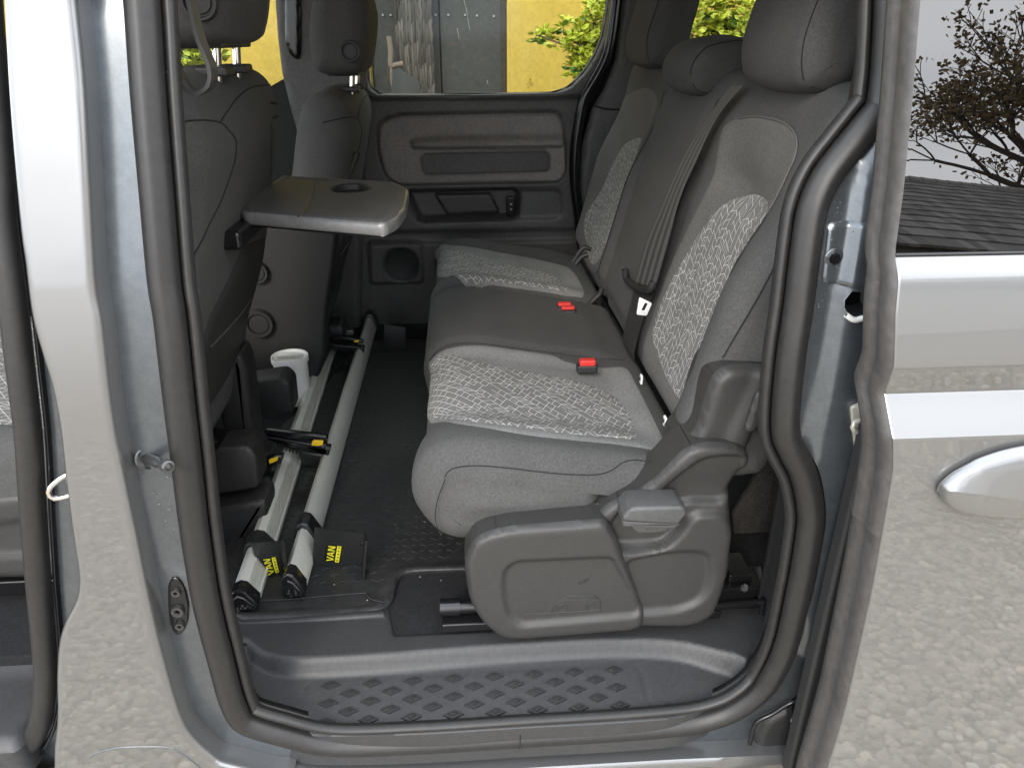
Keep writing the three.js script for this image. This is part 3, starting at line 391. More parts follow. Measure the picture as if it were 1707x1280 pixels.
// step tread below the doorway
{
  const top = [[-.428,-.2769],[-.3896,-.1797],[-.3673,-.1238],[-.3291,-.0712],[-.2795,-.0417],[-.226,-.028],[-.0808,-.021],[.0657,-.0212],[.2386,-.0208],[.3144,-.0272],[.3826,-.0554],[.4459,-.1125],[.479,-.1526],[.4911,-.1997]], L = [...spline(top, 4, false), [.52, -.30], [.03, -.30], [.03, -.172], [-.127, -.172], [-.142, -.24], [-.145, -.30], [-.42, -.30]];
  const well = [[-.3655,-.172],[-.3239,-.1444],[-.2664,-.1296],[-.1389,-.1293],[.0277,-.1351],[.1981,-.136],[.3107,-.1258],[.3792,-.0999],[.4051,-.0872],[.4173,-.0616],[.3825,-.0035],[.3286,.0282],[.1692,.0271],[-.2557,.0123],[-.3242,-.0314]], wf = sdf([spline(well, 4)]);
  const board = rrect(-.258, -.112, .258, -.036, .02), bf = sdf([board]);
  const base = (z) => .398 + .2 * clamp(-z - .03, 0, .11), hgt = (x, z) => .441 - (.441 - base(z)) * smoothstep(-wf(x, z).d, -.006, .012) + (z < -.17 && x < .0 && x > -.16 ? 0 : 0) - .0012 * (1 - smoothstep(Math.abs(bf(x, z).d), .0004, .0022));
  const st = mesh('step_tread', relief([L], 0.0045, (x, z, d) => hgt(x, z) - .441 + rim(d, .006) * .5, (x, z, h) => V(x, .441 + h, z), 0.06), M.plasticSill, van);
  const dia = (x, z, w, d) => { const y0 = base(z), s = (k, y, dz = 0) => [V(x - w * k, y, z + dz), V(x - w * .12 * k, y - .2 * d * k, z + d * k + dz), V(x + w * k, y, z + dz), V(x + w * .12 * k, y + .2 * d * k, z - d * k + dz)], a = s(1, y0 - .001), b = s(.86, y0 + .0026), c = s(.42, y0 + .0027), e = s(.34, y0 + .0046), pos = [], q = (A, B) => { for (let i = 0; i < 4; i++) { const j = (i + 1) % 4; for (const p of [A[i], B[i], A[j], A[j], B[i], B[j]]) pos.push(p.x, p.y, p.z); } }; q(a, b); q(b, c); q(c, e); for (const p of [e[0], e[2], e[1], e[0], e[3], e[2]]) pos.push(p.x, p.y, p.z); const g = new THREE.BufferGeometry(); g.setAttribute('position', new THREE.Float32BufferAttribute(pos, 3)); g.computeVertexNormals(); return uvBox(g); };
  const dm = S({ map: tone([0.15, 0.151, 0.155], 0.2, 8, 90, 0.2, 91), roughness: 0.38 });
  for (let r = 0; r < 5; r++) for (let k = 0; k < (r % 2 ? 7 : 8); k++) mesh('diamond', dia(-.218 + k * .0617 + (r % 2) * .0308, -.102 + r * .0142, .0165, .0074), dm, st);
}
// cargo floor under carpet
mesh('floor', rbox(-2.1, .25, -1.62, 1.75, .436, -.172, .002), M.carpet, van);
mesh('floor_riser', extr(rounded([[-.4009,.4408],[-.1453,.4475],[-.133,.4133],[-.1491,.396],[-.4033,.396]], .003), -.226, -.210, .005), M.plasticSill, van);

// trims around the doorway, inside of the seal
const ruled = (A, B, n, za, zb, bow) => { const a = resample(A, n), b = resample(B, n), rows = a.map((p, i) => { const r = []; for (let k = 0; k <= 8; k++) { const t = k / 8; r.push(V(lerp(p[0], b[i][0], t), lerp(p[1], b[i][1], t), lerp(bodyZ(p[1]) + za, bodyZ(b[i][1]) + zb, t) + bow * Math.sin(Math.PI * t))); } return r; }); return grid(rows); };
mesh('pillar_trim_upper', ruled([[-.2919,1.3326],[-.2959,1.2525],[-.3012,1.15],[-.303,1.1232]], [[-.2966,1.3354],[-.3003,1.2543],[-.3082,1.1561],[-.3123,1.1045]], 30, -.04, -.11, .004), M.plastic, van);
mesh('pillar_trim_lower', ruled([[-.3028,1.125],[-.3033,1.0453],[-.3063,.9511],[-.3154,.8296],[-.3246,.698],[-.3315,.5558]], [[-.3135,1.0996],[-.3175,1.0198],[-.3302,.8667],[-.3435,.7335],[-.3603,.5799],[-.3552,.4919]], 40, -.045, -.12, .005), M.plastic, van);
mesh('corner_trim', ruled([[.4458,1.3675],[.4469,1.3347],[.4495,1.2784],[.4368,1.2407],[.4136,1.213],[.3948,1.1903],[.376,1.1661],[.3659,1.1464]], [[.4608,1.3723],[.4673,1.3372],[.4643,1.2577],[.4524,1.232],[.4202,1.1888],[.4025,1.1603],[.391,1.1378]], 50, -.042, -.09, .006), M.plastic, van);
mesh('corner_trim_lower', ruled([[.3666,1.1464],[.3637,1.113],[.3645,1.0642],[.3614,.989],[.3624,.9227],[.3713,.8793],[.3896,.8352],[.4168,.7981],[.4277,.7526],[.4314,.705],[.4303,.6453],[.4256,.5652],[.4109,.5084]], [[.3919,1.1279],[.3922,1.0796],[.3938,1.0221],[.3852,.9255],[.3851,.8791],[.3968,.84],[.4149,.8053],[.4365,.7527],[.4414,.6774],[.443,.6089],[.4372,.5006],[.4468,.432]], 70, -.042, -.10, .004), M.plasticSill, van);
mesh('trim_step', [tube([[.3787,1.1405],[.3869,1.1424],[.3926,1.1417]], .003, 6).translate(0, 0, 0)].map((g) => { g.translate(0, 0, -.07); return g; }), M.gloss, van);
// inner side behind the rear seat, load floor, tailgate, roof, bulkhead
mesh('side_lining', [rbox(.47, .40, -.20, 1.72, 1.55, -.13, .01), rbox(-2.1, .30, -.16, -1.05, 1.0, -.10, .01)], M.plasticDark, van);
const hatch = mesh('tailgate', extr([[-1.66, .40], [-.10, .40], [-.16, 1.72], [-1.60, 1.72]], 0, .05, .004, 2, [[[-1.5, 1.15], [-1.44, 1.6], [-.32, 1.6], [-.26, 1.15]]]).rotateY(-Math.PI / 2).translate(1.78, 0, 0), M.plasticDark, van);
mesh('rear_window', new THREE.PlaneGeometry(1.3, .5).rotateY(Math.PI / 2).translate(1.755, 1.37, -.88), M.glass, hatch);
mesh('roof', [rbox(-1.75, 1.765, -1.68, 1.8, 1.80, -.12, .012)], M.headliner, van);
mesh('cant_rail', [rbox(-1.4, 1.56, -.20, 1.8, 1.77, -.13, .01), rbox(-1.4, 1.60, -1.68, 1.8, 1.77, -1.62, .01)], M.headliner, van);
const dash = mesh('dashboard', rbox(-1.9, .40, -1.62, -1.45, 1.12, -.14, .06), M.plasticDark, van);
mesh('windscreen', grid([[V(-1.95, 1.1, -1.6), V(-2.0, 1.1, -.9), V(-1.95, 1.1, -.2)], [V(-1.45, 1.72, -1.5), V(-1.5, 1.72, -.9), V(-1.45, 1.72, -.3)]]), M.glass, van);

// far side: body side with window openings, linings, sliding door panel
const FZ = -1.60;
const farDoorHole = [...[[-.2426,1.3943],[-.2609,1.1923],[-.2543,1.1663],[-.2313,1.1482],[.0208,1.147],[.2892,1.1509],[.3337,1.1673],[.3719,1.2035],[.4054,1.2522],[.4243,1.3],[.4348,1.3655],[.4365,1.3962]]], farDoorWin = [[farDoorHole[0][0] + .02, 1.53], ...farDoorHole, [farDoorHole[farDoorHole.length - 1][0] + .0, 1.53]];
const frontWin = [[-1.40, 1.165], [-.56, 1.165], [-.510, 1.19], [-.502, 1.40], [-.49, 1.55], [-1.15, 1.55]], quarterWin = rounded([[.60, 1.245], [1.35, 1.265], [1.30, 1.56], [.64, 1.56]], .03);
const farSide = mesh('far_side', relief([[[-2.1, .30], [1.76, .30], [1.76, 1.78], [-1.35, 1.78], [-1.95, 1.12], [-2.1, 1.10]], farDoorWin, frontWin, quarterWin], 0.02, () => 0, (x, y, h) => V(x, y, -1.665 + h)), S({ color: rgb(.014, .0145, .014), roughness: .85 }), van);
const pane = (L, z, name, par) => mesh(name, extr(L, z - .002, z + .002, 0), M.glass, par);
pane(frontWin, -1.66, 'window_glass', farSide); pane(quarterWin, -1.66, 'window_glass', farSide);
const farTrim = mesh('far_quarter_trim', relief([[...[[.4749,1.4395],[.4616,1.24],[.4307,1.159],[.3993,1.106],[.3745,1.0069],[.3696,.9002],[.3729,.8172]], [.40, .55], [1.7, .55], [1.7, 1.6], [.47, 1.6]], quarterWin], 0.012, (x, y, d) => rim(d, .012), (x, y, h) => V(x, y, -1.585 + h), .07), M.plastic, van);
mesh('trim_joint', tube([[.4015,1.1164],[.438,1.1078],[.4832,1.1059]], .002, 5).translate(0, 0, -1.57), M.gloss, farTrim);
mesh('far_door_seal', tube([[.4537,1.4541,-1.585],[.4505,1.3948,-1.585],[.4343,1.256,-1.585],[.3992,1.1837,-1.585],[.3743,1.1428,-1.585],[.3608,1.0758,-1.585],[.3525,1.0071,-1.585],[.3528,.9004,-1.585],[.3653,.8173,-1.585],[.3892,.653,-1.585]], .016, 8), M.gloss, van);
mesh('far_pillar_trim', [relief([[...[[-.4897,1.435],[-.4977,1.303],[-.4983,1.2109],[-.4884,1.1313],[-.4637,.9812],[-.4704,.6912],[-.5217,.4105]], ...[[-.3464,.4058],[-.3111,.7265],[-.2845,.9967],[-.2646,1.1302],[-.2664,1.2103],[-.2635,1.303],[-.2586,1.4359]]]], 0.012, (x, y, d) => rim(d, .014), (x, y, h) => V(x, y, -1.575 + h), .09)], M.plastic, van);
mesh('belt_guide', [relief([rounded([[-.4617,1.4057],[-.4185,1.4058],[-.4355,1.2652],[-.4436,1.2392],[-.4664,1.2546],[-.4753,1.288]], .012)], 0.006, (x, y, d) => rim(d, .008), (x, y, h) => V(x, y, -1.56 + h), .012), relief([rounded([[-.2711,1.3655],[-.2543,1.3714],[-.2565,1.2879],[-.2713,1.2696]], .006)], .005, (x, y, d) => rim(d, .004) , (x, y, h) => V(x, y, -1.555 + h), .02)], M.gloss, van);
{
  const outer = [[farDoorWin[0][0] - .012, 1.54], ...[[-.2647,1.3031],[-.2734,1.161],[-.2897,1.0107],[-.3143,.8513],[-.3329,.682],[-.3506,.4809],[-.352,.3746]], ...[[.4299,.3752],[.383,.6689],[.3654,.8236],[.3581,.9159],[.3615,1.0226],[.3717,1.1334],[.3932,1.1748],[.4307,1.2429],[.452,1.3031],[.4534,1.3954]], [farDoorWin[farDoorWin.length - 1][0] + .055, 1.54]];
  const padL = rounded([[-.2381,1.0343],[-.2317,1.0715],[-.1776,1.0896],[.3008,1.0935],[.3165,1.0541],[.3224,.92],[.3025,.8966],[-.1867,.8933],[-.225,.9189],[-.2394,.9929]], [.03, .03, .03, .05, .03, .03, .03, .04, .03, .03], 4), padF = sdf([padL]);
  const tray = rounded([[-.1179,.9814],[.2687,.9866],[.2755,.9277],[-.112,.9212]], .018), trayF = sdf([tray]), pocket = rounded([[-.1773,.8678],[.3145,.8707],[.3209,.7788],[-.1493,.7765]], .03), pocketF = sdf([pocket]), deep = rounded([[-.1664,.8658],[.1679,.8689],[.1829,.8521],[.1794,.7904],[.1623,.7812],[-.1306,.7763]], .012), deepF = sdf([deep]);
  const spk = [[-.1974,.6382]][0], plate2 = rounded([[-.2942,.7161],[-.1301,.7132],[-.1313,.5787],[-.2997,.5783]], .015), plateF = sdf([plate2]);
  const ridge = sdf([rounded([[-.1394,1.0163],[-.0816,1.0244],[.31,1.0265],[.3106,1.0055],[-.0826,1.0037],[-.1364,1.0059]], .01)]);
  const hd = (x, y, d) => { const p = padF(x, y).d, e = deepF(x, y).d; return rim(d, .012) + .016 * smoothstep(y, 1.13, 1.15) - .006 * (1 - smoothstep(Math.abs(p), .003, .008)) + sink(pocketF(x, y).d, .008, .014) + sink(e, .045, .012) + .01 * smoothstep(-plateF(x, y).d, -.004, .004) - .012 * smoothstep(-(Math.hypot(x - spk[0], y - spk[1]) - .056), -.003, .003) - .016 * smoothstep(y, .700, .715) * (1 - smoothstep(y, .735, .75)) * .6; };
  const dp = mesh('far_door', relief([outer, farDoorWin], 0.006, hd, (x, y, h) => V(x, y, FZ + h), .06), M.plastic, van);
  mesh('armrest_pad', relief([padL, tray], 0.005, (x, y, d) => rim(d, .008) + .006 + .020 * smoothstep(-ridge(x, y).d, -.010, .004) + .016 * smoothstep(1.06 - y, .0, .09) - .006 * smoothstep(x, -.16, -.12) * smoothstep(y, 1.0, 1.03), (x, y, h) => V(x, y, FZ + h + .004), .012), M.padGrey, dp);
  const tr = mesh('switch_tray', relief([tray], 0.005, (x, y, d) => sink(d, .006, .01), (x, y, h) => V(x, y, FZ - .004 + h)), M.plasticDark, dp);
  const sc = [[-.0557,.9562]][0]; mesh('tweeter', lathe([[0, .002], [.022, .0015], [.026, .003], [.028, .001]], [sc[0], sc[1], FZ - .009], [0, 0, 1]), M.plastic, tr);
  const sw = [[.0154,.9554]][0]; mesh('window_switch', [rbox(sw[0] - .027, sw[1] - .02, FZ - .012, sw[0] - .001, sw[1] + .02, FZ - .004, .003), rbox(sw[0] + .001, sw[1] - .02, FZ - .012, sw[0] + .027, sw[1] + .02, FZ - .004, .003)], M.gloss, tr);
  mesh('pocket_lip', relief([rounded([[-.0849,.8541],[.0954,.8554],[.1246,.7922],[-.0453,.7873]], .01)], .006, (x, y, d) => rim(d, .006), (x, y, h) => V(x, y, FZ - .028 + h), .008), M.plasticMid, dp);
  const ud = [[.1566,.8171]][0]; mesh('socket_panel', [rbox(ud[0] - .014, ud[1] - .03, FZ - .03, ud[0] + .012, ud[1] + .03, FZ - .006, .004)], M.gloss, dp);
  for (const k of [-1, 1]) mesh('socket', rbox(ud[0] - .003, ud[1] + k * .008 - .003, FZ - .007, ud[0] + .004, ud[1] + k * .008 + .002, FZ - .0045, .001), M.steel, dp);
  const holes = []; for (let i = -13; i <= 13; i++) for (let j = -13; j <= 13; j++) { const x = (i + (j & 1) * .5) * .0042, y = j * .0038; if (Math.hypot(x, y) < .052) holes.push(new THREE.CylinderGeometry(.0011, .0011, .003, 5).rotateX(Math.PI / 2).translate(spk[0] + x, spk[1] + y, FZ + .003)); }
  const gr = mesh('speaker_grille', lathe([[0, .001], [.050, .001], [.054, .003], [.056, -.006]], [spk[0], spk[1], FZ], [0, 0, 1], 48), M.plasticDark, dp);
  mesh('perforation', holes, M.gloss, gr).userData.kind = 'stuff';
  pane(farDoorWin, -1.63, 'window_glass', dp);
  const wl = tube([...farDoorWin.map(([x, y]) => V(x, y, FZ - .016)), V(farDoorWin[0][0], farDoorWin[0][1], FZ - .016)], .005, 6); mesh('window_seal', wl, M.gloss, dp);
  // small maker's mark etched low in the glass
  const et = [[.2157,1.1741]][0]; const mk = tex(128, 1, (g, n) => { g.clearRect(0, 0, n, n); g.fillStyle = '#5a4a1a'; g.font = 'bold 18px sans-serif'; g.fillRect(54, 14, 16, 16); g.fillRect(58, 6, 8, 8); for (let r = 0; r < 4; r++) for (let k = 0; k < 6 - (r > 2 ? 3 : 0); k++) if ((k * 7 + r * 3) % 5) g.fillRect(22 + k * 15, 40 + r * 20, 9, 9); });
  const pg = new THREE.PlaneGeometry(.028, .034); mesh('glass_mark', pg.translate(et[0], et[1], -1.6265), S({ map: (mk.repeat.set(1, 1), mk), transparent: true, roughness: .6 }), dp);
}

// the near sliding door, run back along the rear quarter
const DP = [[.10, .098], [.30, .108], [.50, .114], [.70, .117], [.86, .1165], [.925, .1150], [.936, .1145], [.9405, .1125], [.973, .0925], [.978, .0918], [1.004, .0982], [1.012, .0992], [1.05, .0940], [1.085, .0875], [1.097, .0835], [1.108, .0750], [1.113, .0700]];
const GP = [[1.113, .0720], [1.25, .0445], [1.42, .0035], [1.6, -.047]];
const edgeX = (y) => linT([[.1, .452], [.40, .446], [.55, .448], [.75, .440], [.90, .430], [.94, .4215], [.985, .4165], [1.01, .415], [1.06, .409], [1.11, .408], [1.17, .4100], [1.33, .408], [1.6, .42]], y);
const doorRows = (P, n, off = 0) => { const yz = []; for (let i = 0; i < P.length - 1; i++) for (let k = 0; k < n; k++) { const t = k / n; yz.push([lerp(P[i][0], P[i + 1][0], t), lerp(P[i][1], P[i + 1][1], t)]); } yz.push(P[P.length - 1]); return yz; };
{
  const xs = (y) => { const e = edgeX(y), a = []; for (let k = 0; k <= 5; k++) a.push(e + .004 * (k / 5)); for (let k = 1; k <= 24; k++) a.push(e + .004 + (1.25 - e) * k / 24); return a; };
  const rows = doorRows(spline(DP, 6, false), 1).map(([y, z]) => xs(y).map((x, k) => V(x, y, z - (k < 5 ? .004 * (1 - Math.sqrt(1 - (1 - k / 5) ** 2)) : 0))));
  const door = mesh('sliding_door', grid(rows), M.paint, van);
  const grows = spline(GP, 8, false).map(([y, z]) => xs(y).map((x, k) => V(x + .002, y, z - .004)));
  mesh('window_glass', grid(grows), M.privacy, door);
  const gl = grows.map((r) => r[0]); mesh('glass_edge', [tube([V(.41, 1.1125, .0705), V(.8, 1.1125, .0705), V(1.24, 1.1125, .0705)], .0022, 6)], M.gloss, door);
  // rubber along the leading edge, in three lengths
  const strip = (ya, yb, lip) => { const r = []; for (let k = 0; k <= 40; k++) { const y = lerp(ya, yb, k / 40), zo = y > 1.113 ? linT(GP, y) : linT(DP, y), e = edgeX(y), w = y > 1.113 ? .052 : linT([[.1, .060], [.72, .060], [.86, .058], [.95, .056], [1.0, .053], [1.1, .052]], y), q = [[.0, .001], [-.003, -.002], [-.0052, -.010], [-.0045, -.020], [-.0030, -w * .45], [-.0058, -w * .55], [-.0078, -w * .7], [-.0062, -w * .84], [-.0010, -w * .90], [-.0022, -w * .97], [.004, -w], [.02, -w - .002]]; r.push(q.map(([x, z]) => V(e + x * lip, y, zo + z))); } return grid(r); };
  mesh('edge_rubber', strip(.12, .82, 1), M.rubberDoor, door); mesh('edge_rubber', strip(.818, 1.085, 1.25), M.rubberDoor, door); mesh('edge_rubber', strip(1.083, 1.58, 1.1), M.rubberDoor, door);
  mesh('inner_lining', rbox(.45, .32, .005, 1.25, 1.10, .03, .006), M.plasticDark, door);
  mesh('window_lining', rbox(.47, 1.10, -.10, 1.25, 1.115, .06, .006), M.plasticDark, door);
  // pull handle with its cup
  const top = [[.483,.8767],[.4823,.8868],[.4923,.8985],[.5071,.9084],[.5196,.9148],[.5494,.9233],[.5992,.9295],[.6556,.93]], bot = [[.4838,.8738],[.4883,.8662],[.5012,.856],[.5142,.8509],[.536,.8469],[.5741,.8435],[.6287,.8431],[.6876,.8448]], ax = [[.483,.8767],[.4851,.8831],[.4964,.8833],[.5201,.8801],[.5369,.8771],[.5652,.8722],[.6204,.8674],[.6796,.8661]], hm = M.paint;
  const zz = [.0, .008, .011, .013, .014, .015, .016, .016], n = top.length, Z0 = .120, sec = (i) => [[bot[i][0], bot[i][1], Z0 + zz[i] * .5], [lerp(bot[i][0], ax[i][0], .25), lerp(bot[i][1], ax[i][1], .3), Z0 + zz[i] * 1.15], [ax[i][0], ax[i][1], Z0 + zz[i] * 1.3], [lerp(ax[i][0], top[i][0], .12), lerp(ax[i][1], top[i][1], .10), Z0 + zz[i] * 1.28], [lerp(ax[i][0], top[i][0], .8), lerp(ax[i][1], top[i][1], .8), Z0 + zz[i] * .75], [top[i][0], top[i][1], Z0 + zz[i] * .3], [top[i][0], top[i][1] - .004, Z0 - .002], [bot[i][0], bot[i][1] + .004, Z0 - .002], [bot[i][0], bot[i][1], Z0 + zz[i] * .5]].map((p) => V(...p));
const hs = spline([...Array(n).keys()].map((i) => sec(i).flatMap((p) => [p.x, p.y, p.z])), 8, false), cut = (a, b) => grid(hs.map((r) => { const P = []; for (let k = a; k <= b; k++) P.push(r.slice(k * 3, k * 3 + 3)); return spline(P, 5, false).map((p) => V(...p)); }));
  mesh('door_handle', [cut(0, 2), cut(2, 5), cut(5, 8)], hm, door);
}
// sill mechanism in the dark below the door
{
  mesh('underbody', [rbox(.30, .10, -.22, 1.2, .34, -.075, .01)], M.plasticDark, van);
  const o = [[.4262,.3322],[.434,.3676],[.467,.3927],[.4798,.3816],[.5005,.2475],[.4474,.2523],[.4294,.2841]];
  mesh('rail_cover', relief([rounded(o, .01)], .005, (x, y, d) => rim(d, .014), (x, y, h) => V(x, y, -.03 + h), .05), M.plasticDark, van);
  mesh('rail_lip', tube([[.4109,.3354,-.02],[.4154,.3809,-.02],[.4367,.3966,-.02],[.4606,.4169,-.02],[.4744,.4207,-.02]], .0035, 6), M.gloss, van);
  const p = [.4669,.3912,-.012]; mesh('rail_bolt', lathe([[0, .004], [.004, .004], [.006, .002], [.006, 0]], p, [0, 0, 1], 8), M.steel, van);
}
// hanging strap loop at the upper left
{
  const c = spline([[-.2703,1.3709,-.13],[-.2665,1.334,-.13],[-.264,1.3011,-.13],[-.2568,1.2727,-.13],[-.2595,1.2564,-.13],[-.2697,1.2476,-.13],[-.2797,1.2471,-.13],[-.2879,1.2565,-.13],[-.2929,1.2757,-.13],[-.2893,1.3011,-.13]], 6, false), rows = c.map((p, i) => { const q = V(...p), a = V(...c[Math.max(0, i - 1)]), b = V(...c[Math.min(c.length - 1, i + 1)]), d = b.sub(a).normalize(), w = V(0, 0, 1), n = d.clone().cross(w).normalize(); return [[-.012, -.001], [-.012, .001], [0, .0016], [.012, .001], [.012, -.001], [0, -.0012], [-.012, -.001]].map(([u, v]) => q.clone().addScaledVector(w, u + .25 * 0).addScaledVector(n, v * 2)); });
  mesh('hanging_strap', crease(grid(rows), 40), M.plasticMid, van, 'grey strap hanging in a loop');
}
// felt panel, lower belt and anchors behind the rear seat
mesh('felt_panel', extr(rounded([[.5095,.4252],[.498,.4774],[.5637,.6381],[.6089,.4995],[.5813,.3338],[.5653,.3347]], .008), -.415, -.40, .003), M.feltPanel, van);
mesh('lower_belt', [extr([[.4655,.7492],[.4755,.7437],[.4759,.6151],[.4716,.4856],[.4693,.4121],[.4631,.4125],[.4637,.4922],[.4645,.6157]], -.178, -.175, 0)], M.plasticDark, van);

// ---------- rear seats ----------
const CUSH = [[.335,.712],[.25,.727],[.12,.748],[.02,.764],[-.035,.76],[-.066,.738],[-.078,.7],[-.073,.655],[-.05,.618],[-.01,.602],[.08,.607],[.2,.632],[.3,.655],[.345,.68]], BACK = [[.345,.735],[.372,.85],[.402,.97],[.432,1.09],[.458,1.19],[.475,1.232],[.505,1.248],[.545,1.24],[.56,1.21],[.545,1.1],[.5,.9],[.46,.72],[.42,.69],[.37,.7]];
const bolster = (z, z0, z1, w) => Math.max(smoothstep(z, z1 - w, z1 - w * .25), smoothstep(-z, -(z0 + w), -(z0 + w * .25)));
const lightNear = [[.4245,-.3558],[.4308,-.4609],[.4307,-.5825],[.4077,-.5854],[.3609,-.5844],[.3135,-.5897],[.2524,-.5908],[.1708,-.587],[.1421,-.5689],[.0739,-.5632],[.0267,-.5598],[.0222,-.4898],[.0234,-.347],[.0273,-.2614],[.0435,-.2327],[.1214,-.2328],[.2002,-.231],[.2772,-.2332],[.3427,-.2517],[.3775,-.2896]];
const insNear = [[.4294,-.371],[.4308,-.4609],[.428,-.5597],[.4073,-.5758],[.3725,-.5614],[.3218,-.5296],[.2589,-.5103],[.181,-.5013],[.1202,-.4839],[.0787,-.4517],[.0619,-.3953],[.0607,-.3336],[.068,-.2836],[.0816,-.2579],[.1239,-.2544],[.171,-.2519],[.2238,-.2518],[.2757,-.256],[.328,-.2607],[.3746,-.2958]];
const lightFar = [[.4303,-1.1735],[.4295,-1.2971],[.4405,-1.4788],[.381,-1.3684],[.2826,-1.3309],[.1543,-1.3106],[.0614,-1.2755],[.035,-1.1974],[.0342,-1.0256],[.0634,-.974],[.1234,-.9731],[.1839,-.9757],[.2676,-.9803],[.3429,-.9974]];
const insFar = [[.4249,-1.1677],[.4295,-1.2971],[.4339,-1.4207],[.3806,-1.3278],[.2569,-1.2142],[.1649,-1.1909],[.101,-1.1594],[.0774,-1.0802],[.0793,-1.0105],[.1082,-.9748],[.1835,-.9805],[.2674,-.9852],[.3429,-1.0023]];
const insBack = [[.3115,-.4853],[.3339,-.4603],[.3491,-.433],[.3626,-.3876],[.3647,-.3303],[.3576,-.2843],[.3448,-.265],[.3053,-.2699],[.2498,-.28],[.1831,-.2955],[.1437,-.3066],[.0967,-.3212],[.054,-.3243],[.0259,-.3406],[.0231,-.3786],[.0263,-.4513],[.0401,-.5168],[.0611,-.55],[.1063,-.5576],[.1502,-.552],[.1951,-.5382],[.2469,-.5208],[.2857,-.5025]];
const lobe = [[.4272,-.5566],[.4471,-.548],[.4591,-.5148],[.4684,-.4579],[.4715,-.3707],[.4662,-.3163],[.4528,-.2788],[.4317,-.2639],[.4086,-.2672],[.3582,-.2697],[.3053,-.2699],[.247,-.2771],[.1804,-.287],[.1316,-.2844],[.0842,-.293],[.0375,-.3045],[-.0176,-.2606],[-.0165,-.3026],[-.011,-.3971],[-.0123,-.4789],[-.0148,-.5652],[.046,-.572],[.1731,-.5765],[.3406,-.5411]];
const insFarBack = [[.3577,-1.066],[.3487,-1.1513],[.3175,-1.2438],[.2697,-1.2925],[.189,-1.3326],[.1042,-1.3685],[.0446,-1.3421],[.0181,-1.2568],[.0207,-1.1521],[.0971,-1.1125],[.1515,-1.1089],[.2478,-1.0826],[.32,-1.0643]];
const lobeFar = [[.3785,-1.4701],[.4225,-1.409],[.4471,-1.3218],[.4669,-1.1937],[.4598,-1.0859],[.4375,-1.0435],[.3739,-1.0455],[.2463,-1.0665],[.1485,-1.0885],[.0427,-1.1043],[.0009,-1.1412],[-.009,-1.2613],[.0183,-1.3883],[.1447,-1.4277],[.2659,-1.4298]];
const ext = (L) => { const c = [0, 0]; L.forEach((p) => { c[0] += p[0] / L.length; c[1] += p[1] / L.length; }); return c; };
function headrest(parent, P, z0, z1, r, m, seamZ) {
  const h = pad(P, z0, z1, r, (s, z) => -.010 * ((z - (z0 + z1) / 2) / ((z1 - z0) / 2)) ** 2), hr = mesh('headrest', [h.body(), h.cap(z1), h.cap(z0)], m, parent);
  mesh('stitching', [h.seam(h.Q.filter((_, i) => i % 6 === 0).map((_, k) => [h.S[k * 6], z1 - r * .55]), .0009, .0004)], M.thread, hr);
  return h;
}
const HP = (x, y, w, h, tilt = .12) => [[x + .012, y + .012], [x - .004 + tilt * .05, y + .06], [x + tilt * .12, y + h * .6], [x + .012 + tilt * h, y + h * .9], [x + w * .35 + tilt * h, y + h], [x + w * .8 + tilt * h, y + h * .97], [x + w + tilt * h * .9, y + h * .8], [x + w + tilt * h * .4, y + h * .45], [x + w - .005, y + .03], [x + w * .75, y + .003], [x + w * .4, y - .004]];
